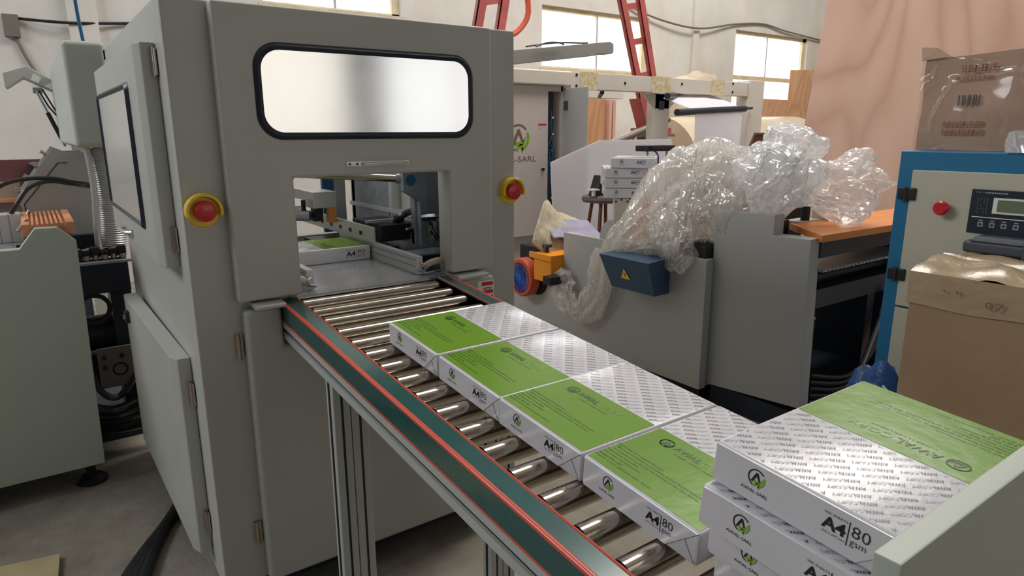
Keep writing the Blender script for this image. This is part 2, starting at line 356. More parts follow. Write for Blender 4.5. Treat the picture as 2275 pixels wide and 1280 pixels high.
# ------------------------------------------------------------------ the setting
b = MB(); b.box(-6, 16, -5, 9, FL - 0.1, FL); struct(b, 'floor', 'floor')
WY = 6.5
def wall_with_holes(x0, x1, z0, z1, y0, y1, holes):
    b = MB(); xs = sorted({x0, x1, *[h[0] for h in holes], *[h[1] for h in holes]}); 
    for i in range(len(xs) - 1):
        a, c = xs[i], xs[i + 1]; hs = sorted([h for h in holes if h[0] <= a and h[1] >= c], key=lambda h: h[2]); z = z0
        for h in hs: b.box(a, c, y0, y1, z, h[2]); z = h[3]
        b.box(a, c, y0, y1, z, z1)
    return b
holes = [(5.08, 6.86, 0.74, 1.43), (8.68, 10.55, 0.30, 1.44), (1.9, 3.27, 1.135, 1.9)]
wb = wall_with_holes(-6, 14, FL, 4.2, WY, WY + 0.25, holes)
wb.box(7.70, 7.82, WY - 0.04, WY, FL, 4.2); wb.box(0.40, 0.60, WY - 0.06, WY, FL, 4.2)
struct(wb, 'wall_back', 'wall')
b = MB(); b.box(14, 14.2, -5, 6.7, FL, 4.2); struct(b, 'wall_right', 'wall')
def window(n, x0, x1, z0, z1, mulls, trans=None):
    b = MB(); f = 0.05
    b.box(x0, x1, WY + .04, WY + .10, z1 - f, z1, 1); b.box(x0, x1, WY + .04, WY + .10, z0, z0 + .02, 1)
    b.box(x0, x0 + .015, WY + .04, WY + .10, z0, z1, 1); b.box(x1 - f * 1.6, x1, WY + .04, WY + .10, z0, z1, 1)
    for m_ in mulls: b.box(m_ - .012, m_ + .012, WY + .05, WY + .09, z0 + .02, z1 - f, 2)
    if trans:
        b.box(x0, x1, WY + .04, WY + .10, trans - .03, trans + .03, 1)
    b.box(x0 + .005, x1 - .005, WY + .085, WY + .095, z0 + .01, z1 - .01, 0)
    b.box(x0 - .03, x1 + .03, WY - .02, WY + .04, z0 - .04, z0 - .004, 1)
    o = struct(b, 'window_%d' % n, ['skyglass', 'yellowframe', 'alu'])
M['yellowframe'] = mat('yellow_ochre_window_frame', (0.72, 0.62, 0.42), 0.6, var=0.2, scale=6)
window(1, 5.08, 6.86, 0.74, 1.43, [5.99])
window(2, 8.68, 10.55, 0.30, 1.44, [9.53], 0.78)
window(3, 1.9, 3.27, 1.135, 1.9, [2.6])
# the wall behind the photographer with its daylit windows
hb = [(0.6, 3.05, -0.35, 1.5), (3.50, 5.6, -0.35, 1.2), (-3.5, -1.5, 0.2, 1.6)]
struct(wall_with_holes(-6, 14, FL, 4.2, -4.4, -4.2, hb), 'wall_front', 'wallgrey')
b = MB(); b.box(-6, 14, -4.4, -0.6, 4.2, 4.3); struct(b, 'added_ceiling', 'wall')  # unseen part ceiling, added to keep sky light off the front faces
for i, h in enumerate(hb):
    b = MB(); b.box(h[0], h[1], -4.33, -4.31, h[2], h[3], 0)
    b.box(h[0], h[1], -4.30, -4.25, h[2], h[2] + .05, 1); b.box(h[0], h[1], -4.30, -4.25, h[3] - .05, h[3], 1)
    b.box((h[0] + h[1]) / 2 - .02, (h[0] + h[1]) / 2 + .02, -4.30, -4.25, h[2], h[3], 1)
    struct(b, 'window_%d' % (4 + i), ['skyglass3' if i == 0 else 'skyglass2', 'yellowframe'])

# ------------------------------------------------------------------ carton wrapping machine
mach = thing('packaging_machine', 'large light grey packaging machine with long black-framed window above its infeed opening', 'machine')
mb = MB(); R_ = 0.012
YC = 1.66
mb.box(0.268, 0.52, YC, YC + .05, -1.165, 0.283, 0, 0.008)        # left front column
mb.box(0.955, 1.197, YC, YC + .05, -1.165, 0.283, 0, 0.008)
mb.box(0.51, 0.965, YC + .003, YC + .05, -0.07, 0.283, 0)
mb.box(0.51, 0.965, YC + .003, YC + .05, -1.165, -0.535, 0)
mb.box(0.268, 0.30, YC + .045, 2.86, -1.165, 0.287, 0, 0.005)     # left side wall
mb.box(0.268, 1.197, 2.80, 2.86, 0.245, 0.285, 0, 0.004); mb.box(1.15, 1.197, YC + .045, 2.86, 0.262, 0.285, 0)
mb.box(1.165, 1.197, YC + .045, 2.86, -1.165, -0.30, 0)
mb.box(1.165, 1.197, YC + .045, 2.86, -0.02, 0.27, 0)
mb.box(1.165, 1.197, 2.30, 2.86, -0.30, -0.02, 0)
mb.box(0.30, 0.46, 2.80, 2.86, -1.165, 0.27, 0); mb.box(0.46, 1.165, 2.80, 2.86, 0.02, 0.27, 0); mb.box(0.46, 1.165, 2.80, 2.86, -1.165, -0.43, 0)
mb.build('frame', 'paint', mach)
b = MB(); b.box(0.30, 1.16, YC + .03, 2.8, -1.215, -1.166, 0)
for x in (0.34, 1.12):
    for y in (1.78, 2.72): b.cyl((x, y, -1.20), (x, y, -1.238), .018, 16); b.lathe([(.0, -1.238), (.042, -1.238), (.045, -1.25), (0, -1.25)], (x, y, 0), 'z', 20)
b.build('base', 'navy', mach, 'dark base and levelling feet')
# upper front door with the opening cut in it
YD = 1.62
ud = MB()
ox0, ox1, oz = 0.514, 0.945, -0.107
x0, x1, z0, z1 = 0.362, 1.087, -0.396, 0.279
ud.prism([(x0, YD, z0), (ox0, YD, z0), (ox0, YD, oz), (ox1, YD, oz), (ox1, YD, z0), (x1, YD, z0), (x1, YD, z1), (x0, YD, z1)], (0, .04, 0), 0, 0.007, 3)
udo = ud.build('upper_front_door', 'paint', mach)
wx0, wx1, wz0, wz1 = 0.440, 1.025, -0.018, 0.200
outer = rrect(wx0, wx1, wz0, wz1, .058, 10); inner = rrect(wx0 + .017, wx1 - .017, wz0 + .017, wz1 - .017, .045, 10)
g = MB(); n = len(outer)
mid = rrect(wx0 + .008, wx1 - .008, wz0 + .008, wz1 - .008, .052, 10)
V = [(x, YD - .001, z) for x, z in outer] + [(x, YD - .009, z) for x, z in mid] + [(x, YD - .003, z) for x, z in inner]
g.add(V, [(k * n + i, k * n + (i + 1) % n, (k + 1) * n + (i + 1) % n, (k + 1) * n + i) for k in (0, 1) for i in range(n)], 0, True)
g.build('window_gasket', 'gasket', udo, 'thick black rubber gasket')
g = MB(); g.add([(x, YD - .0035, z) for x, z in inner], [tuple(range(n))], 0)
g.build('window_pane', 'pane', udo, 'long reflective window pane with rounded corners')
g = MB(); g.box(0.646, 0.82, YD - .004, YD, -0.0865, -0.0715, 0, .002); g.tube([(0.69, YD - .008, -.079), (0.70, YD - .013, -.079), (0.80, YD - .013, -.078), (0.808, YD - .008, -.078)], .0042, 10, 0)
for x in (.655, .675, .812): g.cyl((x, YD - .006, -.079), (x, YD - .003, -.079), .003, 10, 1)
g.build('door_handle', ['alu', 'black'], udo, 'slim chrome handle')
# lower front door
ld = MB(); ld.prism([(x, YD, z) for x, z in [(0.372, -1.160), (1.092, -1.160), (1.092, -0.418), (0.948, -0.418), (0.948, -.52), (.4605, -.52), (.4605, -.418), (0.372, -0.418)]], (0, .04, 0), 0, 0.012, 4)
ldo = ld.build('lower_front_door', 'paint', mach)
g = MB(); g.box(1.03, 1.088, YD - .0015, YD - .0005, -0.492, -0.432, 0)
g.box(1.045, 1.085, YD - .0022, YD - .0016, -0.447, -0.436, 1); g.box(1.045, 1.085, YD - .0022, YD - .0016, -0.471, -0.462, 1)
g.box(1.049, 1.081, YD - .0026, YD - .002, -.455, -.4535, 2); g.box(1.052, 1.078, YD - .0026, YD - .002, -.4595, -.458, 2)
for k in range(5): g.box(1.048 + k * .0075, 1.0535 + k * .0075, YD - .0026, YD - .002, -.484, -.478, 2)
g.ring((1.012, YD - .0024, -.478), (1, 0, 0), (0, 0, 1), .008, .0105, 20, 290, 3); g.ring((1.018, YD - .0024, -.468), (1, 0, 0), (0, 0, 1), .010, .0115, 40, 150, 3)
g.build('warning_sticker', ['white', 'redink', 'ink', 'greyink'], ldo, 'white sticker with red bars')
def hinge(p, parent, ax):
    g = MB(); x, y, z = p
    if ax == 'front':
        g.box(x - .010, x + .012, y - .006, y, z - .03, z + .03, 0, .002); g.cyl((x - .002, y - .008, z - .032), (x - .002, y - .008, z + .032), .0055, 12)
    else:
        g.box(x - .006, x, y - .012, y + .012, z - .03, z + .03, 0, .002); g.cyl((x - .006, y, z - .032), (x - .006, y, z + .032), .0055, 12)
    g.build('hinge', 'chrome', parent)
hinge((.360, YC, -.512), ldo, 'front'); hinge((.360, YC, -1.022), ldo, 'front')
for xa, xb in ((.39, .462), (.948, 1.05)):
    g = MB(); g.box(xa, xb, 1.585, 1.66, -.412, -.400, 0, .003); g.build('sill_plate', 'alu', mach, 'bare metal sill strip under the opening')
# side doors (left side wall)
sd = MB(); T = Matrix.Translation((0, 0, 0))
def sx(y, k): return 0.268 - .043 - (y - 1.76) * k
def side_door(z0, z1, ya, yb, k, t=.043):
    b = MB()
    f = lambda y, off: sx(y, k) + off
    pts = [(f(ya, t), ya, z0), (f(ya, .012), ya, z0), (f(ya, 0), ya + .035, z0), (f(yb, 0), yb, z0), (f(yb, t), yb, z0)]
    b.prism(pts, (0, 0, z1 - z0), 0, .004, 2); return b
so = side_door(-.318, .198, 1.76, 2.71, .006).build('upper_side_door', 'paint', mach)
wo = rrect(1.93, 2.665, -.245, .122, .02, 4); wi = rrect(1.948, 2.648, -.229, .106, .012, 4); n = len(wo)
g = MB(); X = lambda y, o: sx(y, .006) - o
V = [(X(y, .001), y, z) for y, z in wo] + [(X(y, .009), y, z) for y, z in rrect(1.938, 2.657, -.237, .114, .016, 4)] + [(X(y, .002), y, z) for y, z in wi]
g.add(V, [(k * n + i, k * n + (i + 1) % n, (k + 1) * n + (i + 1) % n, (k + 1) * n + i) for k in (0, 1) for i in range(n)], 0, True)
g.build('window_gasket', 'gasket', so)
g = MB(); g.add([(X(y, .0025), y, z) for y, z in wi], [tuple(range(n))], 0); g.build('window_pane', 'sidepane', so)
g = MB(); xh = X(2.32, 0); g.tube(spline([(xh, 2.24, -.288), (xh - .018, 2.27, -.288), (xh - .018, 2.37, -.288), (xh, 2.40, -.288)], 4), .006, 8); g.box(xh - .003, xh + .0, 2.22, 2.42, -.301, -.276, 0, .001)
g.build('door_handle', 'alu', so)
hinge((.266, 1.752, .155), so, 'side'); hinge((.266, 1.752, -.25), so, 'side')
lo = side_door(-1.11, -.555, 1.78, 2.66, .016).build('lower_side_door', 'paint', mach)
hinge((.266, 1.772, -.65), lo, 'side'); hinge((.266, 1.772, -1.015), lo, 'side')
g = MB(); xx = sx(2.6, .016); g.box(xx - .012, xx + .005, 2.56, 2.60, -.64, -.60, 0, .003); g.cyl((xx - .018, 2.58, -.62), (xx, 2.58, -.62), .01, 12, 1); g.build('door_latch', ['black', 'chrome'], lo)
# emergency stops
def estop(cx, cz, y, s=1.0):
    sh = MB(); n = 40; vs = []; 
    def ringpt(a, r, d): return (cx + r * math.cos(a), y - d, cz + r * math.sin(a))
    a0, a1 = math.radians(-18), math.radians(198)
    prof = [(.030, .0), (.030, .004), (.0335, .026), (.0395, .026), (.041, .022), (.041, .0)]
    for i in range(n + 1):
        a = a0 + (a1 - a0) * i / n
        for r, d in prof: vs.append(ringpt(a, r * s, d * s))
    m = len(prof); fs = [(i * m + k, i * m + k + 1, (i + 1) * m + k + 1, (i + 1) * m + k) for i in range(n) for k in range(m - 1)]
    fs += [tuple(range(m)), tuple(range(n * m, n * m + m))[::-1]]
    sh.add(vs, fs, 0, True)
    sh.lathe([(0, -.006 * s), (.037 * s, -.006 * s), (.040 * s, 0)], (cx, y, cz), 'y', 36)
    g = MB(); g.lathe([(.0, -.031 * s), (.017 * s, -.031 * s), (.0235 * s, -.028 * s), (.0245 * s, -.022 * s), (.021 * s, -.018 * s), (.012 * s, -.016 * s), (.012 * s, -.005 * s)], (cx, y, cz), 'y', 36)
    return sh, g
for cx, cz in ((.312, -.175), (1.177, -.176)):
    sh, g = estop(cx, cz, YC)
    e = sh.build('emergency_stop', 'yellow', mach, 'yellow shroud with red mushroom button'); g.build('stop_button', 'redbutton', e)
# inside the opening
g = MB(); g.box(.49, .99, 1.645, 1.70, -.412, -.405, 0); g.box(.54, .90, 1.70, 2.32, -.412, -.405, 0); g.build('feed_table', 'steelplate', mach, 'worn bare steel feed table')
g = MB(); g.box(.32, 1.12, 1.72, 2.78, -.50, -.47, 0); g.box(.90, 1.12, 2.32, 2.76, -.47, -.43, 1)
g.build('inner_deck', ['navy', 'dark'], mach, 'dark inner deck')
def guide(x0, x1, y0, y1, zt, parent=mach):
    g = MB(); g.box(x0, x1, y0, y1, -.4049, zt, 0, .0015); g.box(x0 - .0006, x0, y0 + .01, y1 - .01, -.385, -.381, 1); g.box(x0 - .0006, x0, y0 + .01, y1 - .01, -.366, -.362, 1)
    return g.build('guide_rail', ['alu', 'galv'], parent)
gr = guide(.877, .895, 1.70, 2.30, -.352); gl = guide(.553, .572, 1.70, 2.30, -.352)
for gx, go in ((.886, gr), (.562, gl)):
    t = MB(); s = 1 if gx > .7 else -1
    t.tube(spline([(gx + .012 * s, 1.70, -.385), (gx + .03 * s, 1.692, -.372), (gx + .06 * s, 1.69, -.368), (gx + .088 * s, 1.695, -.372)], 4), [.010] * 13, 8, 0)
    t.tube(spline([(gx + .0, 1.694, -.372), (gx + .014 * s, 1.684, -.38), (gx + .0, 1.686, -.398), (gx + .04 * s, 1.682, -.396), (gx + .085 * s, 1.686, -.392)], 5), .0022, 6, 1)
    t.cyl((gx - .012, 1.695, -.39), (gx + .012, 1.69, -.396), .004, 8, 1)
    t.build('taped_bracket', ['tape', 'galv'], go, 'bracket wrapped in beige tape')
g = MB(); yb = 1.99
g.prism([(.985, yb, -.128), (1.068, yb, -.128), (1.078, yb, -.138), (1.078, yb, -.385), (1.045, yb, -.385), (1.042, yb, -.225), (.985, yb, -.19)], (0, .022, 0), 0, .003)
g.box(1.035, 1.078, yb + .022, yb + .05, -.385, -.20, 0)
g.cyl((1.013, yb - .0015, -.155), (1.013, yb, -.155), .018, 24, 1)
g.box(.955, 1.08, 1.86, 1.95, -.385, -.378, 0, .001); g.box(.98, 1.07, 1.87, 1.95, -.405, -.385, 2)
g.build('bracket', ['galv', 'bluetube', 'navy'], mach, 'grey steel bracket with a blue dot')
g = MB(); g.cyl((.985, 2.02, -.150), (.55, 2.16, -.118), .0125, 20); g.cyl((1.0, 2.016, -.151), (.975, 2.024, -.149), .017, 16, 1); g.build('roller_bar', ['chrome', 'galv'], mach, 'polished cross bar')
g = MB(); g.box(.872, .880, 1.99, 2.95, -.352, -.300, 0, .001)
for k in range(8): g.box(.8705, .872, 2.08 + k * .09, 2.10 + k * .09, -.334, -.322, 1)
g.build('side_plate', ['alu', 'dark'], mach, 'slotted aluminium side plate')
g = MB(); g.box(.79, .875, 2.30, 2.42, -.262, -.205, 0, .002); g.box(.795, .815, 2.42, 2.95, -.24, -.205, 0); g.box(.80, .83, 2.32, 2.36, -.31, -.262, 1); g.box(.845, .87, 2.30, 2.33, -.315, -.262, 2)
g.box(.66, .78, 2.36, 2.372, -.262, -.255, 0); g.cyl((.775, 2.36, -.275), (.775, 2.36, -.235), .008, 10, 1); g.cyl((.70, 2.4, -.29), (.79, 2.34, -.29), .018, 14, 3)
g.build('pusher_head', ['alu', 'dark', 'orange', 'galv'], mach, 'aluminium head block with orange insert')
g = MB(); g.box(.90, 1.04, 2.10, 2.115, -.30, -.292, 0); g.box(.93, 1.06, 2.05, 2.30, -.36, -.305, 1, .002); g.box(1.035, 1.065, 2.02, 2.30, -.375, -.315, 0, .002)
for x in (1.005, 1.03): g.cyl((x, 2.10, -.305), (x, 2.10, -.283), .006, 10, 1)
g.build('cross_slide', ['alu', 'dark'], mach)
g = MB(); g.box(1.13, 1.165, 1.72, 2.42, -.60, -.30, 0, .004); g.box(1.125, 1.165, 1.71, 2.80, -.310, -.292, 1, .002); g.box(1.128, 1.165, 2.38, 2.41, -.30, .20, 1, .002)
g.box(1.13, 1.165, 2.41, 2.78, -.40, .20, 0); g.box(1.13, 1.16, 2.75, 2.79, -.40, .26, 1)
g.build('inner_wall', ['galv', 'alu'], mach, 'inner grey wall with bright rim')
g = MB(); g.box(1.14, 1.158, 1.72, 2.20, -.29, .02, 0); g.build('dark_panel', 'navy', mach, 'dark navy panel')
g = MB()
g.tube(spline([(1.02, 2.14, -.36), (1.0, 2.1, -.31), (1.03, 2.06, -.27), (1.08, 2.05, -.27), (1.11, 2.06, -.31), (1.12, 2.0, -.36)], 6), .012, 8)
g.tube(spline([(1.05, 1.98, -.28), (1.08, 1.93, -.275), (1.11, 1.90, -.30), (1.12, 1.88, -.36)], 6), .013, 8)
g.tube(spline([(1.00, 2.08, -.345), (1.03, 2.04, -.325), (1.06, 2.02, -.33), (1.07, 2.0, -.37)], 6), .010, 8)
for k in range(4): g.tube(spline([(1.03 + k * .012, 1.90, -.30), (1.04 + k * .014, 1.86, -.34), (1.07 + k * .01, 1.84, -.40)], 5), .003, 6)
for k in range(3): g.box(1.02 + k * .018, 1.032 + k * .018, 1.89, 1.90, -.33 + .01 * k, -.295 + .01 * k, 1, .002)
g.build('hoses', ['blackgloss', 'chrome'], mach, 'black hoses and fittings')
g = MB(); g.box(.64, .80, 2.86, 2.90, -.17, -.13, 0, .002); g.box(.80, .83, 2.86, 2.90, -.165, -.13, 1); g.box(1.00, 1.05, 2.78, 2.80, -.42, .02, 2); g.box(1.055, 1.10, 2.78, 2.80, -.42, .02, 3)
g.build('rear_bracket', ['galv', 'dark', 'bluetube', 'alu'], mach)

# ------------------------------------------------------------------ roller conveyor (slopes gently up to the machine)
S = 0.0803
ROT = (S, 0, 0)
conv = thing('roller_conveyor', 'gravity roller conveyor with chrome rollers and dark green side rails edged in red', 'conveyor', rot=ROT)
V0, V1 = 0.185, 1.60
def rail(xo, xi, name='side_rail'):
    sgn = 1 if xi > xo else -1
    g = MB()
    w = [(xo, -.587), (xo - 0 * sgn, -.541), (xo + .004 * sgn, -.5355), (xi - .006 * sgn, -.533), (xi, -.537), (xi, -.587)]
    bmp = [(x, V0, z) for x, z in w]
    g.prism(bmp, (0, V1 - V0, 0), 0)
    # red strips
    g.tube([(xo + .002 * sgn, V0 - .001, -.5375), (xo + .002 * sgn, V1 + .001, -.5375)], .0048, 10, 1)
    g.tube([(xi - .001 * sgn, V0 - .001, -.5352), (xi - .001 * sgn, V1 + .001, -.5352)], .0018, 8, 1)
    g.tube([(xo - .0002 * sgn, V0 - .001, -.586), (xo - .0002 * sgn, V1 + .001, -.586)], .0018, 8, 1)
    r = g.build(name, ['greenplastic', 'redline'], conv, 'dark green rail cover with red edge strips')
    a = MB()
    xa, xb = min(xo, xi) , max(xo, xi)
    a.box(xa, xb, V0, V1, -.604, -.5875, 0); a.box(xa, xb, V0, V1, -.632, -.615, 0); a.box(xa + .006, xb - .006, V0, V1, -.62, -.60, 1)
    a.build('aluminium_profile', ['alu_matt', 'dark'], r, 'slotted aluminium profile')
rail(.462, .503); rail(.946, .905)
g = MB(); g.cyl((.512, 0, 0), (.892, 0, 0), .0195, 28, 0); g.cyl((.506, 0, 0), (.5125, 0, 0), .0165, 20, 1); g.cyl((.8915, 0, 0), (.899, 0, 0), .0165, 20, 1); g.cyl((.500, 0, 0), (.908, 0, 0), .005, 10, 2)
r0 = g.build('roller', ['chrome', 'black', 'galv'], conv); r0.location = (0, 1.581, -.539 - .0195)
vs_ = [1.508, 1.434, 1.350, 1.273, 1.200, 1.127, 1.054, .980, .904, .828, .755, .681, .606, .528, .451, .376, .30, .228]
for v in vs_:
    c = r0.copy(); COL.objects.link(c); c.location = (0, v, -.5585)
for x in (.500, .905):
    g = MB(); g.box(x, x + .003, V0, V1, -.60, -.54, 0); g.build('inner_flange', 'maroon', conv)
# legs stand upright: built in world axes then turned into the conveyor frame
RI = Matrix.Rotation(-S, 4, 'X')
def leg(x0, x1, yc):
    zt = (-.628 + math.sin(S) * yc) / math.cos(S)
    g = MB(); d = .02
    w = (x1 - x0) / 2
    for k in range(2):
        a = x0 + k * w
        g.box(a + .001, a + w - .001, yc - d, yc + d, FL + .03, zt, 0, .0015, 1, RI)
        g.box(a + w / 2 - .0025, a + w / 2 + .0025, yc - d - .0008, yc + d + .0008, FL + .03, zt, 1, 0, 1, RI)
    g.box(x0 - .0008, x0 + .002, yc - .004, yc + .004, FL + .03, zt, 1, 0, 1, RI)
    g.box(x0 + .01, x1 - .01, yc - .012, yc + .012, FL + .01, FL + .03, 2, 0, 1, RI); g.box(x0, x1, yc - .03, yc + .03, FL, FL + .01, 2, .002, 1, RI)
    g.build('leg', ['alu_matt', 'dark', 'black'], conv)
leg(.463, .543, 1.335); leg(.866, .946, 1.335); leg(.463, .543, .28); leg(.866, .946, .28)

# ------------------------------------------------------------------ paper reams
RW, RD, RH = .298, .2062, .047            # length (x), width (y), height
def ream_mesh():
    g = MB()
    b = bmesh.new()
    # body with subdivided top so the wrapper sags a little
    nx, ny = 14, 10
    def P(i, j): return (i / nx * RW, j / ny * RD)
    g.box(0, RW, 0, RD, 0, RH, 0, .0045, 3)
    b.free()
    zt = RH + .0004
    g.add([(.0040, .0045, zt), (.153, .0045, zt), (.153, RD - .0045, zt), (.0040, RD - .0045, zt)], [(0, 1, 2, 3)], 1)
    zt += .0004
    # diagonal rows of repeated words on the white half
    rd = Vector((.765, -.645, 0)).normalized(); up = Vector((.645, .765, 0)).normalized()
    ok = lambda p: .156 < p.x < RW - .004 and .004 < p.y < RD - .004
    st_w = .0415; st_l = .0122
    for i in range(-16, 17):
        for j in range(-6, 7):
            o = Vector((.225, .105, zt)) + rd * (i * 0 + j * st_w) + up * (i * st_l) + rd * (0.0 * i)
            c = o + rd * .018
            if not (.14 < c.x < RW + .02 and -.02 < c.y < RD + .02): continue
            g.text('AWAL', o, rd, up, .0172, .0046, 2, .008, ok)
            g.text('COPY', o + rd * .0180, rd, up, .0185, .0045, 3, .004, ok)
    D1, U1 = (0, -1, 0), (1, 0, 0)
    g.logo((.1255, .164, zt), D1, U1, .0225, 4, 4)
    g.ring((.1255, .164, zt), D1, U1, .0097, .0112, 0, 360, 4, 40)
    g.text('AWAL', (.1195, .1485, zt), D1, U1, .046, .0125, 4, .012)
    g.text('COPY', (.1195, .0985, zt), D1, U1, .046, .0125, 5, -.01)
    g.text('COPIER | LASER | INKJET', (.1085, .1385, zt), D1, U1, .070, .0042, 4)
    lines = ['Ramettes tres performantes', 'Merci de contribuer au quotidien et nous faisons notre part', 'a l avenir et au devoir de preservation des forets', 'Papier blanc extra 80 g', 'Pour toutes vos impressions', 'Format 210 x 297', 'Papier pour photocopie laser']
    ws = [.085, .158, .152, .060, .072, .045, .105]
    for k, (t, w) in enumerate(zip(lines, ws)):
        g.text(t, (.0625 - k * .0078, .2015 - (.006 if k in (1, 2) else 0), zt), D1, U1, w, .0046, 4, .006)
    # short ends: logo and size (both ends)
    for e in (0, 1):
        if e == 0: o = lambda v, z: (-.0016, v, z); D2 = (0, -1, 0); vv = lambda v: v
        else: o = lambda v, z: (RW + .0016, RD - v, z); D2 = (0, 1, 0)
        U2 = (0, 0, 1); t = RH
        g.logo(o(.153, t - .0165), D2, U2, .0195, 6, 7)
        g.text('AWAL-SARL', o(.169, t - .0335), D2, U2, .031, .0036, 6)
        g.text('500 SHEETS', o(.082, t - .0115), D2, U2, .022, .0022, 6)
        g.text('A4', o(.083, t - .0265), D2, U2, .0225, .0125, 6, .03)
        g.text('210 x 297 mm', o(.082, t - .031), D2, U2, .0215, .0022, 6)
        g.text('|', o(.0587, t - .0325), D2, U2, .0009, .024, 6)
        g.text('80', o(.0555, t - .0215), D2, U2, .0165, .0115, 6, -.01)
        g.text('gsm', o(.0555, t - .0318), D2, U2, .0145, .0068, 6, -.01)
    for e in (0, 1):                     # long sides
        if e == 0: o = lambda u, z: (u, -.0005, z); D2 = (1, 0, 0)
        else: o = lambda u, z: (RW - u, RD + .0005, z); D2 = (-1, 0, 0)
        U2 = (0, 0, 1); t = RH
        g.logo(o(.035, t - .0165), D2, U2, .0195, 6, 7); g.text('AWAL-SARL', o(.020, t - .0335), D2, U2, .031, .0036, 6)
        g.text('500 SHEETS', o(.215, t - .0125), D2, U2, .032, .0024, 6)
        g.text('A4', o(.215, t - .031), D2, U2, .031, .0155, 6, .03); g.text('210 x 297 mm', o(.215, t - .036), D2, U2, .031, .0024, 6)
        g.text('|', o(.249, t - .037), D2, U2, .001, .028, 6); g.text('80', o(.2535, t - .0245), D2, U2, .027, .0135, 6, -.01); g.text('gsm', o(.2535, t - .036), D2, U2, .024, .008, 6, -.01)
    return g
RM = ['paper', 'greenpaper', 'ink', 'greyink', 'inkgreen', 'copyink', 'ink', 'logogreen']
ream0 = ream_mesh().build('paper_ream', RM)
for e in (0, 1):
    g = MB(); t = .0011
    pts = [(RD - .0035, RH - .002), (RD - .006, .003), (.048, .003), (.0035, RH - .002)]
    if e == 0: g.prism([(-t, y, z) for y, z in pts], (t + .001, 0, 0), 0)
    else: g.prism([(RW - .001, RD - y, z) for y, z in pts], (t + .001, 0, 0), 0)
    # crease of the tucked corner
    x_ = -.0007 if e == 0 else RW + .0007; f = (lambda y: y) if e == 0 else (lambda y: RD - y)
    g.tube([(x_, f(.022), RH * .62), (x_, f(.004), .004)], .0005, 5, 1)
    g.build('end_flap', ['paper', 'greyink'], ream0)
for q in ream0.modifiers: ream0.modifiers.remove(q)
ream_children = list(ream0.children)
used = [False]
def place_ream(loc, rot, label, group):
    if not used[0]: o = ream0; used[0] = True
    else:
        o = ream0.copy(); COL.objects.link(o)
        for ch in ream_children:
            c = ch.copy(); COL.objects.link(c); c.parent = o
    o.location = loc; o.rotation_euler = rot; tag(o, label, 'ream of paper', group); return o
RX = Matrix.Rotation(S, 4, 'X')
def cpt(x, v, w): return RX @ Vector((x, v, w))
W0 = -.539
row = [(1.0150, 'green and white ream of copy paper farthest up the conveyor, next to the machine opening', .577, .004),
       (.8060, 'second green and white paper ream from the machine in the row on the rollers', .5775, -.003),
       (.6035, 'third green and white paper ream from the machine in the row on the rollers', .578, .004),
       (.3960, 'fourth green and white paper ream from the machine, partly hidden by the stack', .579, 0.0)]
for v, lb, x, a in row:
    place_ream(cpt(x, v, W0), (S, 0, a), lb, 'reams in a row on the rollers')
def place_flip(x, v, w, lb, gp, a=0):
    # turned half round: green half away from the camera side
    p = cpt(x + RW, v + RD, w)
    e = (Matrix.Rotation(S, 4, 'X') @ Matrix.Rotation(PI + a, 4, 'Z')).to_euler()
    place_ream(p, e, lb, gp)
place_ream(cpt(.583, .170, W0), (S, 0, 0), 'lowest paper ream under the foreground stack, resting on the rollers', 'foreground stack of reams')
place_flip(.560, .168, -.491, 'second paper ream from the bottom of the foreground stack', 'foreground stack of reams')
place_flip(.536, .168, -.443, 'second paper ream from the top of the foreground stack, pushed out to the left', 'foreground stack of reams')
place_flip(.5485, .1675, -.3945, 'top paper ream of the foreground stack with its green half on the far side', 'foreground stack of reams')
# ream lying inside the machine, green half to the right
e = Matrix.Rotation(PI, 4, 'Z').to_euler()
place_ream(Vector((.573 + RW, 2.016 + RD, -.4049)), e, 'paper ream lying inside the machine opening between the metal guides', None)

# ------------------------------------------------------------------ foreground guard plate
g = MB(); g.box(.384, 1.25, .146, .163, -.95, -.248, 0, .0018, 2)
gp = g.build('guard_plate', 'paint_greenlit'); tag(gp, 'grey green sheet metal guard plate standing in front of the stacked reams', 'guard plate')
g = MB()
for x in (.46, 1.18): g.box(x, x + .04, .161, .20, FL, -.50, 0, .002)
g.build('support_post', 'alu_matt', gp)

# ------------------------------------------------------------------ left machine
lm = thing('feeding_machine', 'grey machine side panel, greenish from painted-in light, with a trapezoid hump at the left edge of the photo', 'machine')
g = MB(); y0 = 2.648
pts = [(-1.3, y0, -1.163), (.080, y0, -1.163), (.096, y0, -.353), (.049, y0, -.303), (-.013, y0, -.303), (-.062, y0, -.366), (-1.3, y0, -.366)]
g.prism(pts, (0, .04, 0), 0, .003); g.build('side_panel', 'paint_greenlit', lm)
g = MB(); g.box(-1.3, -.02, 2.70, 3.3, -.40, -.385, 0); g.box(-1.3, -.065, 2.69, 2.74, -.385, -.372, 1, .002)
g.build('table_top', ['steelplate', 'alu'], lm, 'steel table top behind the panel')
g = MB(); g.box(-.048, .100, 2.70, 3.16, -.335, -.305, 0, .002)
for k in range(7): g.box(-.020 + k * .0135, -.013 + k * .0135, 2.69, 3.15, -.305, -.294, 0, .001)
g.box(-.048, -.026, 2.70, 3.16, -.306, -.294, 0); g.box(.077, .100, 2.70, 3.16, -.306, -.294, 0)
g.build('ribbed_plate', 'orangeplate', lm, 'orange ribbed cover plate')
g = MB(); g.box(-.22, -.048, 2.98, 3.08, -.385, -.285, 0, .003)
for x in (-.085, -.115): g.box(x, x + .001, 2.979, 3.081, -.384, -.284, 1)
g.build('valve_block', ['alu', 'dark'], lm, 'pale metal valve block')
g = MB()
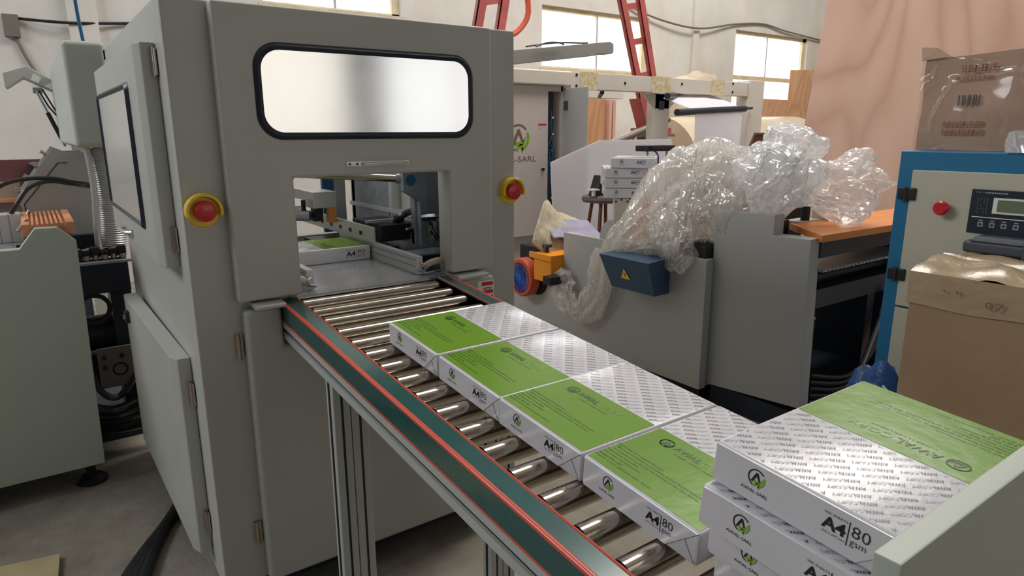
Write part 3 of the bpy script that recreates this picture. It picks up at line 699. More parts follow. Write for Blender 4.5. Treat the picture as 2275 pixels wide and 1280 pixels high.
g.tube(spline([(-.12, 3.0, -.285), (-.125, 3.0, -.25), (-.10, 3.0, -.19), (-.03, 3.02, -.165), (.06, 3.05, -.165), (.13, 3.08, -.185), (.20, 3.12, -.20)], 8), .0075, 10)
g.tube(spline([(-.075, 3.0, -.285), (-.05, 3.0, -.245), (-.01, 3.01, -.195), (.05, 3.04, -.176), (.12, 3.08, -.19), (.20, 3.12, -.21)], 8), .0075, 10)
g.build('hose', 'blackgloss', lm, 'two black hoses arching over the ribbed plate')
g = MB(); g.cyl((.035, 2.72, -1.163), (.035, 2.72, -1.23), .016, 14); g.lathe([(0, -1.225), (.03, -1.225), (.052, -1.24), (.052, -1.25), (0, -1.25)], (.035, 2.72, 0), 'z', 24)
g.box(-1.2, .06, 2.70, 3.2, -1.163, -1.12, 0)
g.build('foot', 'dark', lm, 'round black levelling foot')
g = MB()
for (px, py) in ((-.06, 2.80), (-.05, 3.10)): g.cyl((px, py, -.325), (px + .03, py, -.285), .006, 10, 0); g.box(px - .012, px + .012, py - .01, py + .01, -.385, -.372, 1)
g.build('clamp_screw', ['chrome', 'dark'], lm)

# hood box and corrugated duct behind the machine
hd = thing('metal_hood', 'tall grey sheet metal hood box behind the machine at upper left', 'hood')
g = MB(); g.box(.150, .285, 2.95, 4.3, -.055, .322, 0, .018, 4); g.build('hood_body', 'paint_greenlit', hd)
dk = thing('flexible_duct', 'clear corrugated flexible duct hanging under the grey hood', 'duct')
g = MB()
N = 46; prof = []
path = []; rr = []
for i in range(N * 2 + 1):
    t = i / (N * 2); path.append((.228 + .016 * math.sin(t * 3), 3.06, -.056 - t * .40)); rr.append((.043 + .005 * t) + (.0028 if i % 2 else -.001))
g.tube(path, rr, 26, 0, False)
g.build('duct_hose', M['alu'], dk)
g = MB()
path = [(.186 + .006 * math.sin(t * 5), 3.02, -.056 - t * .39) for t in [i / 70 for i in range(71)]]
g.tube(path, [.011 + (.0015 if i % 2 else 0) for i in range(71)], 14, 0, False); g.build('thin_hose', M['alu'], dk)
# sloping console
cs = thing('operator_console', 'grey sloping console with metal brackets along its open top, left of the duct', 'console')
yk = 3.2
side = [(-.055, yk, -.245), (.085, yk, -.055), (.125, yk, -.075), (.19, yk, -.075), (.20, yk, -.42), (.13, yk, -.41), (-.03, yk, -.33)]
g = MB(); g.prism(side, (0, .012, 0), 0); g.prism([(p[0], yk + .30, p[2]) for p in side], (0, .012, 0), 0)
g.prism([(-.052, yk + .012, -.255), (.083, yk + .012, -.075), (.083, yk + .012, -.085), (-.052, yk + .012, -.265)], (0, .29, 0), 0)
g.build('console_shell', 'paint', cs)
g = MB()
for t in (.12, .38, .62, .86):
    x = -.055 + .14 * t; z = -.245 + .19 * t; g = MB()
    g.box(x - .012, x + .012, yk + .04, yk + .10, z - .012, z + .002, 0, .002); g.box(x - .006, x + .016, yk + .10, yk + .13, z - .02, z - .002, 1, .002); g.cyl((x - .02, yk + .115, z + .01), (x, yk + .115, z - .005), .007, 10, 0); g.build('bracket', ['chrome', 'dark'], cs)
g = MB(); g.tube([(-.03, yk - .001, -.33), (-.034, yk - .001, -.27), (.095, yk - .001, -.115), (.125, yk - .001, -.115)], .0018, 6); g.build('panel_seam', 'dark', cs)
# raised guard arm
ga = thing('lifting_guard', 'grey bent guard hood held up by a gas strut at the far left wall', 'guard hood')
ya = 4.2; k_ = ya / 5.5
def q(x, z): return (x * k_, ya, z * k_)
g = MB()
g.prism([q(-.058, .375), q(.077, .425), q(.24, .31), q(.24, .245), q(.05, .345), q(-.04, .28), q(-.055, .28)], (0, .12, 0), 0, .006)
g.box(.20, .26, ya + .13, ya + .19, FL, .20, 0); g.box(.17, .24, ya + .02, ya + .16, .19, .22, 0); g.build('hood_body', 'paint', ga)
g = MB(); g.prism([q(.105, .375), q(.145, .35), q(.125, .315), q(.085, .335)], (0, -.003, 0), 0); g.prism([q(.19, .32), q(.235, .29), q(.235, .25), q(.155, .30)], (0, -.003, 0), 0)
g.build('white_patch', 'white', ga)
g = MB(); g.tube([q(.105, .27), q(.175, .06)], .005, 8, 1); g.tube([q(.150, .13), q(.205, -.04)], .010, 10, 0); g.tube([q(.20, -.03), q(.22, -.09)], .006, 8, 1)
g.tube([q(.12, .27), q(.16, .17), q(.205, .10)], .004, 6, 0); g.tube([q(.14, .28), q(.18, .18), q(.21, .11)], .004, 6, 0); g.box(.09 * k_, .14 * k_, ya + .02, ya + .08, .255 * k_, .29 * k_, 1)
g.build('gas_strut', ['dark', 'galv'], ga)

# dark transfer unit between the two machines
tu = thing('transfer_unit', 'dark transfer unit with motor and hoses in the gap between the grey machines', 'machinery')
g = MB(); g.box(.06, .262, 2.93, 3.0, -.60, -.475, 0, .003); g.box(.19, .262, 2.95, 3.1, -1.1, -.60, 0); g.box(.05, .30, 2.9, 2.93, -.482, -.474, 1)
g.box(.06, .26, 3.2, 3.25, -1.05, -.98, 0); g.box(.07, .28, 3.16, 3.26, -.47, -.40, 0)
g.box(-.10, .262, 3.05, 3.6, FL, -1.12, 0)  # dark box added to darken the lit floor in the gap
g.build('beam', ['navy', 'galv'], tu)
g = MB(); g.cyl((.07, 3.05, -.78), (.20, 3.05, -.78), .07, 24, 0); g.lathe([(.045, -.01), (.06, -.01), (.06, .01), (.045, .01)], (.13, 2.95, -.66), 'y', 24); g.box(.06, .26, 3.0, 3.12, -1.0, -.86, 0, .004)
g.build('motor', 'dark', tu)
g = MB(); g.box(.115, .235, 2.90, 2.915, -.97, -.81, 0, .002)
for a, c in ((.135, -.845), (.195, -.845), (.135, -.885)): g.cyl((a, 2.898, c), (a, 2.885, c), .008, 10, 1)
g.lathe([(.02, 0), (.028, 0)], (.185, 2.899, -.90), 'y', 20, 1)
g.build('gear_plate', ['pipe', 'dark'], tu, 'brownish gearbox plate')
g = MB()
for k in range(6): 
    x = .10 + .03 * k; g.cyl((x, 2.96, -.455), (x, 2.96, -.474), .010 + .003 * (k % 2), 10, 0); g.box(x - .012, x + .016, 2.975, 3.03, -.47, -.445 + .008 * (k % 3), 1, .003); g.cyl((x - .012, 2.99, -.44), (x + .014, 3.0, -.435), .006, 8, 0)
g.build('fitting', ['chrome', 'dark'], tu)
g = MB()
g.tube(spline([(.08, 2.95, -.80), (.10, 2.88, -.95), (.16, 2.86, -1.0), (.24, 2.9, -.93)], 6), .012, 8)
for k in range(4): g.tube(spline([(.02, 2.95 + .05 * k, -1.02 - .04 * k), (.14, 2.88 + .03 * k, -1.06 - .035 * k), (.30, 2.9, -1.03 - .035 * k)], 6), .022, 10)
g.build('hoses', 'blackgloss', tu)
# floor things
g = MB()
for k in range(4): g.tube(spline([(-.05 + k * .03, 1.75, FL + .017), (.10 + k * .02, 2.05 + k * .02, FL + .017), (.26 + k * .01, 2.30 + .03 * k, FL + .017), (.45, 2.6 + k * .04, FL + .017)], 6), .016, 8)
o = g.build('floor_hose', 'black'); tag(o, 'bundle of black hoses on the floor running under the machine', 'hose')
g = MB(); g.prism([(-.9, 2.40, FL), (-.082, 2.235, FL), (-.11, 1.85, FL), (-.9, 1.85, FL)], (0, 0, .015), 0); o = g.build('plywood_offcut', 'plyfloor'); tag(o, 'pale plywood offcut lying on the floor at bottom left', 'plywood')

# left background
g = MB(); g.box(-.40, .10, 5.3, 5.34, -.34, -.165, 0); g.box(-.40, -.02, 5.24, 5.30, -.50, -.30, 1); g.box(-.4, -.02, 5.2, 5.3, -.42, -.40, 2)
bt = g.build('storage_shelf', ['maroon', 'tan', 'orangeplate']); tag(bt, 'maroon and tan storage unit against the wall at far left', 'shelf')
g = MB(); g.box(-.38, -.34, 5.22, 5.32, FL, -.30, 0); g.box(-.06, -.02, 5.22, 5.32, FL, -.30, 0); g.build('leg', 'maroon', bt)
ob = thing('tool_bin', 'dark bin with pale sticks and a red bottle behind the sloping console', 'bin')
g = MB(); g.prism([(.02, 5.0, -.55), (.20, 5.0, -.55), (.25, 5.0, -.18), (.0, 5.0, -.18)], (0, .3, 0), 0, .01); g.box(0, .22, 5.05, 5.25, FL, -.55, 0); g.build('bin_body', 'navy', ob)
g = MB(); g.cyl((.05, 4.96, -.22), (.20, 4.96, -.24), .010, 8, 0); g.cyl((.05, 4.96, -.27), (.22, 4.96, -.25), .014, 8, 1); g.build('stick', ['orangeplate', 'white'], ob)
g = MB(); g.cyl((.12, 4.93, -.25), (.16, 4.93, -.21), .02, 10, 0); g.build('red_cap', 'redbutton', ob)

# wall fittings
g = MB(); g.box(-.015, .085, WY - .05, WY, .70, .86, 0, .004); o = g.build('junction_box', 'pipe'); tag(o, 'small brown square junction box on the wall at upper left', 'junction box')
g = MB(); g.tube(spline([(.085, WY - .02, .835), (.40, WY - .07, .825), (.8, WY - .02, .86), (1.3, WY - .02, .90)], 5), .011, 8); o = g.build('wall_cable', 'dark'); tag(o, 'dark cable running right from the brown junction box', 'cable')
g = MB(); g.tube([(.05, WY - .02, .70), (.10, WY - .02, .55), (.19, WY - .02, .34)], .012, 8); o = g.build('wall_conduit', 'pipe'); tag(o, 'thin conduit slanting down from the brown junction box', 'conduit')
g = MB(); g.tube(spline([(.235, 3.2, 1.2), (.228, 3.2, .7), (.232, 3.2, .45), (.240, 3.2, .322)], 6), .0065, 8); o = g.build('hanging_cable', 'bluetube'); tag(o, 'dark blue cable hanging down onto the grey hood', 'cable')
g = MB(); g.tube(spline([(6.4, WY - .02, 1.55), (7.0, WY - .06, 1.42), (7.75, WY - .08, 1.37), (8.6, WY - .03, 1.50), (9.3, WY - .02, 1.56), (9.9, WY - .03, 1.50), (11.2, WY - .03, 1.42)], 6), .013, 8); o = g.build('wall_cable', 'pipe'); tag(o, 'sagging dark cable strung across the wall above the far window', 'cable')

# ------------------------------------------------------------------ long machine on the right
lg = thing('slitting_machine', 'long mid grey machine body with a slate blue terminal box on its side', 'machine')
X0 = 2.37
def yz(pts, x): return [(x, y, z) for y, z in pts]
g = MB()
g.prism(yz([(1.845, -1.163), (3.6, -1.163), (3.6, -.84), (2.885, -.84), (2.885, -.82), (2.825, -.82), (2.825, -.546), (1.845, -.555)], X0), (.045, 0, 0), 0, .003)
g.box(X0 + .045, 3.0, 1.86, 2.81, -1.163, -.60, 0); g.box(X0 + .045, 2.47, 2.81, 3.55, -1.163, -.86, 0)
g.box(X0 + .02, 2.9, 1.86, 2.3, -.60, -.556, 0)
g.build('body', 'paint_mid', lg)
g = MB(); g.box(X0 + .05, 2.9, 1.88, 2.8, -1.25, -1.163, 0); g.box(X0 + .05, 2.46, 2.8, 3.5, -1.25, -1.163, 0); g.build('base', 'dark', lg)
g = MB()
A = [(X0 + .0, 2.47, -.56), (X0 + .0, 2.055, -.56), (X0 + .0, 2.055, -.745), (X0 + .0, 2.42, -.745)]
Bf = [(X0 - .19, 2.33, -.575), (X0 - .19, 2.012, -.575), (X0 - .14, 2.012, -.733), (X0 - .14, 2.29, -.733)]
A = [(X0 - .001, 2.36, -.575), (X0 - .001, 2.050, -.575), (X0 - .001, 2.050, -.745), (X0 - .001, 2.32, -.745)]
g.hull(A, Bf, 0)
tb = g.build('terminal_box', 'bluebox', lg, 'slate blue terminal box with a yellow warning triangle')
g = MB()
nf = Vector((-1, 0, -.32)).normalized(); uu = Vector((-.30, 0, .95)).normalized(); c = Vector((X0 - .1675 - .0012, 2.175, -.655))
g.add([c + Vector((0, .03, 0)) - uu * .022, c + Vector((0, -.03, 0)) - uu * .022, c + uu * .032], [(0, 1, 2)], 0)
c2 = c + nf * .0004
g.add([c2 + Vector((0, .005, 0)) + uu * .016, c2 + Vector((0, -.004, 0)) + uu * .0, c2 + Vector((0, -.001, 0)) - uu * .014, c2 + Vector((0, .004, 0)) + uu * .002], [(0, 1, 2, 3)], 1)
g.build('warning_triangle', ['yellow', 'ink'], tb)
g = MB(); g.box(X0 + .02, 2.75, 1.87, 2.02, -.555, -.50, 0, .003)
for k in range(8): g.cyl((X0 + .03, 1.88 + k * .018, -.50), (X0 + .25, 1.88 + k * .018, -.50), .006, 8, 0)
g.build('brush_bar', 'black', lg, 'black brush bar on the right end')
g = MB(); n = 18
pts = [(2.565, -.60)] + [(2.48 + .085 * math.cos(PI * i / n) , -.55 + .10 * math.sin(PI * i / n)) for i in range(n + 1)] + [(2.395, -.60)]
pts = yz([(y + .02, z) for y, z in pts], X0 + .05)
g.prism(pts, (.25, 0, 0), 0, 0, smooth=False); g.build('roller_cover', 'paint_mid', lg, 'half round grey cover')
# blower on the far end
g = MB(); g.box(2.28, 2.46, 2.82, 2.98, -.83, -.672, 0, .006); g.box(2.262, 2.28, 2.80, 3.0, -.70, -.668, 0)
am = g.build('gear_motor', 'ambox', lg, 'amber yellow motor box with a black knob')
g = MB(); g.cyl((2.34, 2.93, -.672), (2.34, 2.93, -.64), .008, 12); g.lathe([(0, -.625), (.026, -.628), (.03, -.64), (0, -.645)], (2.34, 2.93, 0), 'z', 16); g.build('knob', 'black', am)
g = MB(); g.box(2.22, 2.34, 2.75, 2.82, -.82, -.775, 0, .004); g.build('cable_gland', 'dark', am)
fx, fy, fz = 2.30, 3.10, -.84
g = MB(); g.lathe([(.06, -.03), (.108, -.03), (.115, -.02), (.115, .03), (.10, .04)], (fx, fy, fz), 'x', 36, 0)
bl = g.build('blower', 'orangered', lg, 'orange red round blower housing with blue fan')
g = MB(); g.lathe([(.0, -.034), (.02, -.034), (.02, -.02)], (fx, fy, fz), 'x', 16, 0)
for k in range(28):
    a = 2 * PI * k / 28; ca, sa = math.cos(a), math.sin(a); g.tube([(fx - .028, fy + .02 * ca, fz + .02 * sa), (fx - .034, fy + .09 * ca, fz + .09 * sa)], .004, 5, 0)
g.lathe([(.0, -.015), (.1, -.015)], (fx, fy, fz), 'x', 30, 1)
g.build('fan_grille', ['bluefan', 'navy'], bl)
g = MB(); g.lathe([(0, .04), (.085, .04), (.10, .06), (.09, .09), (0, .09)], (fx, fy - .04, fz - .01), 'x', 30, 0); g.build('motor_end', 'dark', bl)

# stepped machine
st = thing('stepped_machine', 'mid grey stepped machine cabinet with an orange table top, left of the blue cabinet', 'machine')
X1 = 2.45; Rm = Matrix.Translation((X1, 1.62, 0)) @ Matrix.Rotation(math.radians(3.0), 4, 'Z') @ Matrix.Translation((-X1, -1.62, 0))
g = MB()
g.prism(yz([(1.405, -1.125), (1.86, -1.150), (1.868, -.342), (1.584, -.336), (1.584, -.420), (1.424, -.418)], X1), (.075, 0, 0), 0, .003, T=Rm)
g.build('side_panel', 'paint_mid', st)
g = MB(); g.box(X1 + .075, 3.6, 1.45, 1.85, FL, -1.14, 0); g.box(X1 + .01, X1 + .08, 1.42, 1.85, FL, -1.15, 0)
g.box(X1 + .075, 2.62, 1.50, 1.84, -1.14, -.46, 0); g.box(3.3, 3.6, 1.42, 1.84, -1.14, -.44, 0)
g.box(2.53, 3.6, 1.42, 1.48, -.50, -.435, 0); g.box(2.53, 3.6, 1.44, 1.52, -.72, -.64, 0); g.box(2.60, 3.5, 1.50, 1.84, -.62, -.60, 0)
g.box(3.0, 3.06, 1.44, 1.5, -1.14, -.72, 0)
g.build('under_frame', 'navy', st, 'dark under frame')
g = MB(); g.box(2.53, 3.3, 1.40, 1.78, -.555, -.545, 0)
for k in range(16): g.box(2.56 + k * .03, 2.572 + k * .03, 1.399, 1.402, -.552, -.548, 1)
g.build('perforated_shelf', ['galv', 'dark'], st)
g = MB(); g.prism([(2.487, 1.395, -.43), (2.72, 1.685, -.43), (3.9, 1.68, -.43), (3.9, 1.36, -.43)], (0, 0, .030), 0, .004); g.build('table_top', 'orange', st, 'orange table top')
g = MB(); g.box(2.60, 2.68, 1.66, 1.72, -.47, -.38, 0, .003); g.box(2.92, 3.02, 1.62, 1.70, -.400, -.29, 1, .003); g.box(2.72, 2.90, 1.64, 1.72, -.400, -.392, 1); g.cyl((2.80, 1.66, -.392), (2.80, 1.66, -.33), .02, 12, 0)
g.build('bracket', ['dark', 'alu'], st)
g = MB()
for k in range(5): g.tube(spline([(2.55, 1.42, -1.0 - .03 * k), (2.8, 1.38, -1.04 - .02 * k), (3.05, 1.40, -.95 + .03 * k), (3.14, 1.42, -.74 + .01 * k)], 6), .010, 8)
g.build('cables', 'blackgloss', st)
# white control box seen under the orange table
g = MB(); g.box(3.02, 3.24, 1.9, 2.02, -1.0, -.66, 0, .004); g.box(3.24, 3.5, 1.9, 2.0, -1.0, -.66, 1)
g.box(3.0, 3.5, 1.88, 2.1, FL, -1.0, 0)
o = g.build('floor_cabinet', ['white_paint', 'maroon']); tag(o, 'pale and reddish low cabinet glimpsed under the orange table top', 'cabinet')

# ------------------------------------------------------------------ blue cabinet
bc = thing('control_cabinet', 'blue control cabinet with cream door and black display panel', 'cabinet')
XB = 2.0
g = MB()
g.box(XB, XB + .5, .15, .918, FL, -.056, 0, .004); g.build('cabinet_body', 'blue', bc)
g = MB(); g.box(XB - .012, XB, .18, .876, -.493, -.107, 0, .003)
dd = g.build('upper_door', 'cream', bc, 'cream upper door')
g = MB(); g.box(XB - .012, XB, .18, .876, -1.15, -.499, 0, .003); g.build('lower_door', 'cream', bc, 'cream lower door')
for z in (-.173, -.402):
    g = MB(); g.box(XB - .020, XB - .0, .858, .905, z - .017, z + .017, 0, .003); g.cyl((XB - .018, .882, z - .018), (XB - .018, .882, z + .018), .006, 10); g.build('hinge', 'black', dd)
g = MB(); g.lathe([(0, -.032), (.015, -.032), (.019, -.027), (.019, -.02), (.012, -.016), (.012, 0)], (XB - .012, .782, -.203), 'x', 28); g.build('stop_button', 'redbutton', dd, 'red mushroom button')
g = MB(); xf = XB - .016; g.box(xf, XB - .012, .50, .722, -.262, -.149, 0, .001)
cp = g.build('display_panel', 'gasket', dd, 'black display panel with small green screen')
g = MB(); g.box(xf - .002, xf, .52, .670, -.208, -.168, 0); g.box(xf - .003, xf - .001, .532, .660, -.203, -.173, 1); g.box(xf - .001, xf, .50, .714, -.2205, -.2185, 0)
for k in range(5):
    y = .692 - k * .026; g.box(xf - .001, xf, y - .006, y + .006, -.244, -.232, 2); g.box(xf - .001, xf, y - .0045, y + .0045, -.2290, -.2262, 2); g.box(xf - .0014, xf - .001, y - .003, y + .003, -.241, -.235, 3)
g.text('PDM-100', (xf - .001, .711, -.1585), (0, -1, 0), (0, 0, 1), .024, .0038, 2)
for k in range(9): g.box(xf - .001, xf, .683 - k * .0052, .6868 - k * .0052, -.1585, -.1547, 2)
for k in range(5):
    for j in range(4):
        if (k * j) % 3 != 1: g.box(xf - .0008, xf, .702 - j * .007, .706 - j * .007, -.176 - k * .0085, -.170 - k * .0085, 4)
g.build('screen', ['white', 'lcd', 'greyink', 'gasket', 'ventgrey'], cp)
g = MB(); g.box(XB - .05, XB - .012, .56, .70, -.40, -.29, 0, .004); g.box(XB - .075, XB - .012, .54, .705, -.305, -.275, 1, .008, 3)
g.prism([(XB - .075, .555, -.275), (XB - .075, .69, -.275), (XB - .062, .68, -.262), (XB - .062, .565, -.262)], (.05, 0, 0), 1, .003)
g.box(XB - .08, XB - .05, .50, .575, -.34, -.262, 1, .006); g.box(XB - .084, XB - .079, .505, .53, -.32, -.285, 2)
g.build('socket_housing', ['navy', 'ventgrey', 'redbutton'], dd, 'dark grey socket housing')
# crumpled carton on the cabinet
def crumple_box(x0, x1, y0, y1, z0, z1, amp, seed, mat=0, n=12):
    bmx = bmesh.new(); bmesh.ops.create_cube(bmx, size=1); bmesh.ops.subdivide_edges(bmx, edges=list(bmx.edges), cuts=n, use_grid_fill=True)
    for v in bmx.verts:
        p = Vector((x0 + (v.co.x + .5) * (x1 - x0), y0 + (v.co.y + .5) * (y1 - y0), z0 + (v.co.z + .5) * (z1 - z0)))
        d = Vector((noise.noise(p * 7 + Vector((seed, 0, 0))), noise.noise(p * 7 + Vector((0, seed, 5))), noise.noise(p * 7 + Vector((0, 9, seed)))))
        f = min(1, (v.co.z + .5) * 2.5)
        v.co = p + d * amp * f
    return bmx
tc_ = thing('cardboard_box', 'worn cardboard box in clear wrap with faded red print, on top of the blue cabinet', 'box')
g = MB(); g.bm(crumple_box(2.10, 2.42, .45, .925, -.0555, .20, .014, 3), 0, False)
g.build('carton', 'cardred', tc_)
g = MB(); g.bm(crumple_box(2.094, 2.425, .443, .932, -.0555, .205, .018, 3, n=16), 0, True); g.build('clear_wrap', 'boxfilm', tc_)
g = MB()
g.prism([(2.092, .935, .19), (2.094, .86, .196), (2.10, .90, .222), (2.105, .945, .228)], (.004, 0, 0), 0)
g.build('torn_flap', 'cardred', tc_)
g = MB(); xp = 2.0915
def blocks(y0, z0, n, w, h, seed):
    rnd = random.Random(seed)
    for i in range(n):
        y = y0 - i * w * 1.12
        for k in range(3): zz = z0 + h * (k / 2.4); g.box(xp, xp + .0008, y - w, y, zz, zz + h * .14, 0)
        for k in range(2): yy = y - w * rnd.uniform(.15, .85); g.box(xp, xp + .0008, yy - w * .07, yy + w * .07, z0, z0 + h, 0)
blocks(.83, .152, 6, .0125, .017, 1); blocks(.845, .132, 10, .0085, .008, 2); blocks(.86, .010, 8, .0115, .013, 3); blocks(.86, -.012, 8, .0115, .013, 4)
for k in range(12):
    if k % 3 != 1: g.box(xp, xp + .0008, .775 + k * .0045, .7775 + k * .0045 + .001 * (k % 2), .065, .092, 1)
g.build('faded_print', ['faintred', 'ventgrey'], tc_)
g = MB(); g.bm(crumple_box(1.99, 2.06, .60, .665, -.0555, -.01, .02, 8, n=8), 0, True); o = g.build('crumpled_wrapper', 'bagfilm'); tag(o, 'small crumpled clear wrapper on the cabinet edge beside the worn carton', 'wrapper')
# cardboard box in front
fb = thing('cardboard_box', 'large brown cardboard box with wrinkled tape on top, in front of the blue cabinet', 'box')
x0, x1 = 1.60, 1.80; ya_, yb_ = .20, .693
g = MB()
def FBP(x, y, z): return (x, y, z)
g.box(1.63, 1.93, .18, .690, FL + .35, -.325, 0, .006); 
g.build('carton', 'cardboard', fb)
bmx = bmesh.new(); bmesh.ops.create_grid(bmx, x_segments=20, y_segments=34, size=1)
for v in bmx.verts:
    x = 1.78 + v.co.x * .152; y = .435 + v.co.y * .258
    z = -.318 + .014 * noise.noise(Vector((x * 18, y * 14, 0))) + .022 * max(0, math.sin((x - 1.63) * 9)) + (-.012 if abs(x - 1.78) < .012 else 0)
    v.co = (x, y, z)
g = MB(); g.bm(bmx, 0, True)
bmx = bmesh.new(); bmesh.ops.create_grid(bmx, x_segments=10, y_segments=40, size=1)
for v in bmx.verts:
    t = (v.co.x + 1) / 2; y = .435 + v.co.y * .258
    z = -.316 - t * (.075 + .012 * noise.noise(Vector((y * 6, 3, 0)))) ; x = 1.627 - .004 * abs(noise.noise(Vector((y * 30, t * 9, 0))))
    v.co = (x, y, z)
g.bm(bmx, 0, True); g.build('packing_tape', 'cardtape', fb, 'wrinkled tan packing tape')
g = MB(); g.text('07', (1.6165, .53, -.372), (0, -1, 0), (0, .15, 1), .035, .016, 0); g.text('+ F', (1.6165, .62, -.352), (0, -1, 0), (0, .1, 1), .045, .008, 0); g.build('pen_marks', 'darkbrown', fb)
g = MB(); g.box(1.60, 1.95, .15, .72, FL, FL + .35, 0, .004); o = g.build('cardboard_box', 'cardboard'); tag(o, 'lower brown carton under the large taped box, hidden behind the reams', 'box')
# blue bag between
bmx = bmesh.new(); bmesh.ops.create_icosphere(bmx, subdivisions=4, radius=1)
for v in bmx.verts:
    n_ = noise.noise(v.co * 2.5) * .25 + noise.noise(v.co * 7) * .08
    v.co = Vector((1.86 + v.co.x * .08, .83, -.935)) + Vector((0, v.co.y * .11, max(v.co.z, -1) * .29)) * (1 + n_ * (.9 if v.co.z > 0 else .15))
g = MB(); g.bm(bmx, 0, True); bb = g.build('plastic_bag', 'bluecloth'); tag(bb, 'blue printed plastic bag squeezed between the blue cabinet and the brown box', 'bag')
g = MB(); g.text('T', (1.775, .815, -.70), (0, -.75, -.6), (0, -.6, .75), .05, .05, 0); g.text('YKEX', (1.775, .865, -.72), (0, -.75, -.6), (0, -.6, .75), .05, .014, 0); g.build('bag_print', 'white', bb)

# ------------------------------------------------------------------ plastic film heap
def crease(p, f, amp, sv):
    q = p * f + sv; q = q + noise.noise_vector(q * .7) * .35
    d, c = noise.voronoi(q)
    return (q - c[0]).dot(noise.noise_vector(c[0] * 13.7 + sv)) * amp * min(1, (d[1] - d[0]) * 5) - .12 * amp * math.exp(-(d[1] - d[0]) * 18)
def lump(c, r, seed, rough=.28, sub=6, st=(1, 1, 1)):
    bmx = bmesh.new(); bmesh.ops.create_icosphere(bmx, subdivisions=sub, radius=1)
    sv = Vector((seed * 3.1, seed * 1.7, seed))
    for v in bmx.verts:
        p = v.co.copy(); w = Vector((p.x * st[0], p.y * st[1], p.z * st[2]))
        k = 1 + noise.noise(p * 1.2 + sv) * .55 + crease(w, 1.3, rough * 2.4, sv) + crease(w, 2.8, rough * .75, sv * 2) + crease(w, 7, rough * .12, sv)
        v.co = Vector(c) + Vector((p.x * r[0], p.y * r[1], p.z * r[2])) * max(.35, k)
    g = MB(); g.bm(bmx, 0, True); return g
hp = 'plastic bags and film heaped on the machine'
def bag(c, r, seed, m, label, rough=.28, st=(1, 1, 1)):
    o = lump(c, r, seed, rough, 6, st).build('plastic_bag', m); tag(o, label, 'plastic bag', hp); return o
bag((2.62, 1.665, -.075), (.11, .145, .095), 1, 'bagfilm', 'rounded milky crumpled plastic bag at the very top of the heap')
bag((2.57, 1.68, -.225), (.11, .19, .135), 2, 'bagfilm', 'large milky crumpled plastic bag resting on the stepped grey cabinet')
bag((2.80, 1.50, -.23), (.14, .17, .13), 3, 'bagclear', 'clear crumpled plastic bag lying over the orange table top', .25, (1, .6, 1.4))
bag((2.62, 1.90, -.26), (.13, .16, .14), 5, 'bagclear', 'clear folded plastic sheet between the milky bags and the draped film', .3, (1, 1.4, .6))
# draped stretch film with a twisted tail
def drape(path, radii, flat, seed, folds=9, amp=.16, nu=72, mname='film', k=10):
    P = spline(path, k); n = len(P); g = MB(); vs = []
    def ip(L, t):
        f = t * (len(L) - 1); i = min(int(f), len(L) - 2); return L[i] + (L[i + 1] - L[i]) * (f - i)
    for i, p in enumerate(P):
        t = i / (n - 1); tg = (P[min(i + 1, n - 1)] - P[max(i - 1, 0)]).normalized()
        ax = Vector((1, 0, .25)); ax = (ax - tg * ax.dot(tg)).normalized(); w = tg.cross(ax)
        r = ip(radii, t)
        for j in range(nu):
            a = 2 * PI * j / nu
            rr_ = r * (1 + amp * math.sin(folds * a + 5 * noise.noise(Vector((t * 3, seed, math.cos(a))))) + crease(Vector((math.cos(a), math.sin(a), t * 1.4 * n / 40)), 2.2, .4, Vector((seed, 0, 0))) + crease(Vector((math.cos(a), math.sin(a), t * 2 * n / 40)), 5, .08, Vector((seed, 3, 0))) + .5 * noise.noise(Vector((math.cos(a) * 1.3, math.sin(a) * 1.3, t * 5 + seed))))
            rr_ = max(rr_, r * .35)
            vs.append(p + w * math.cos(a) * rr_ + ax * math.sin(a) * rr_ * flat)
    fs = [(i * nu + j, i * nu + (j + 1) % nu, (i + 1) * nu + (j + 1) % nu, (i + 1) * nu + j) for i in range(n - 1) for j in range(nu)]
    g.add(vs, fs, 0, True); return g
fr = thing('stretch_film', 'clear stretch film draped over the long grey machine with a twisted tail hanging down', 'plastic film', hp)
drape([(2.62, 1.80, -.17), (2.58, 1.98, -.19), (2.53, 2.12, -.25), (2.45, 2.22, -.38), (2.32, 2.32, -.53), (2.29, 2.40, -.60)], [.09, .15, .175, .14, .075, .035], .55, 3, 7, .16).build('upper_drape', 'film', fr)
lump((2.56, 2.07, -.17), (.09, .15, .10), 9, .28, 6).build('film_mound', 'film', fr); lump((2.47, 1.94, -.36), (.085, .16, .15), 17, .26, 6, (1, 1.3, .7)).build('film_mound', 'film', fr); lump((2.37, 2.04, -.51), (.06, .12, .12), 13, .3, 5, (1, 1, .5)).build('hanging_bulge', 'film', fr)
drape([(2.60, 2.10, -.13), (2.57, 2.14, -.20), (2.5, 2.12, -.32), (2.36, 2.08, -.43), (2.33, 2.09, -.50)], [.08, .15, .13, .08, .02], .5, 5, 6, .2).build('crumpled_flap', 'film', fr)
drape([(2.27, 2.40, -.58), (2.29, 2.44, -.68), (2.31, 2.47, -.80), (2.31, 2.55, -.91), (2.31, 2.63, -.965), (2.31, 2.70, -.92)], [.040, .068, .080, .070, .05, .03], .5, 8, 6, .2).build('hanging_tail', 'film', fr)
drape([(2.32, 2.75, -.74), (2.32, 2.76, -.82), (2.31, 2.73, -.89), (2.31, 2.64, -.945)], [.03, .070, .075, .04], .45, 11, 7, .25).build('tail_end', 'film', fr)
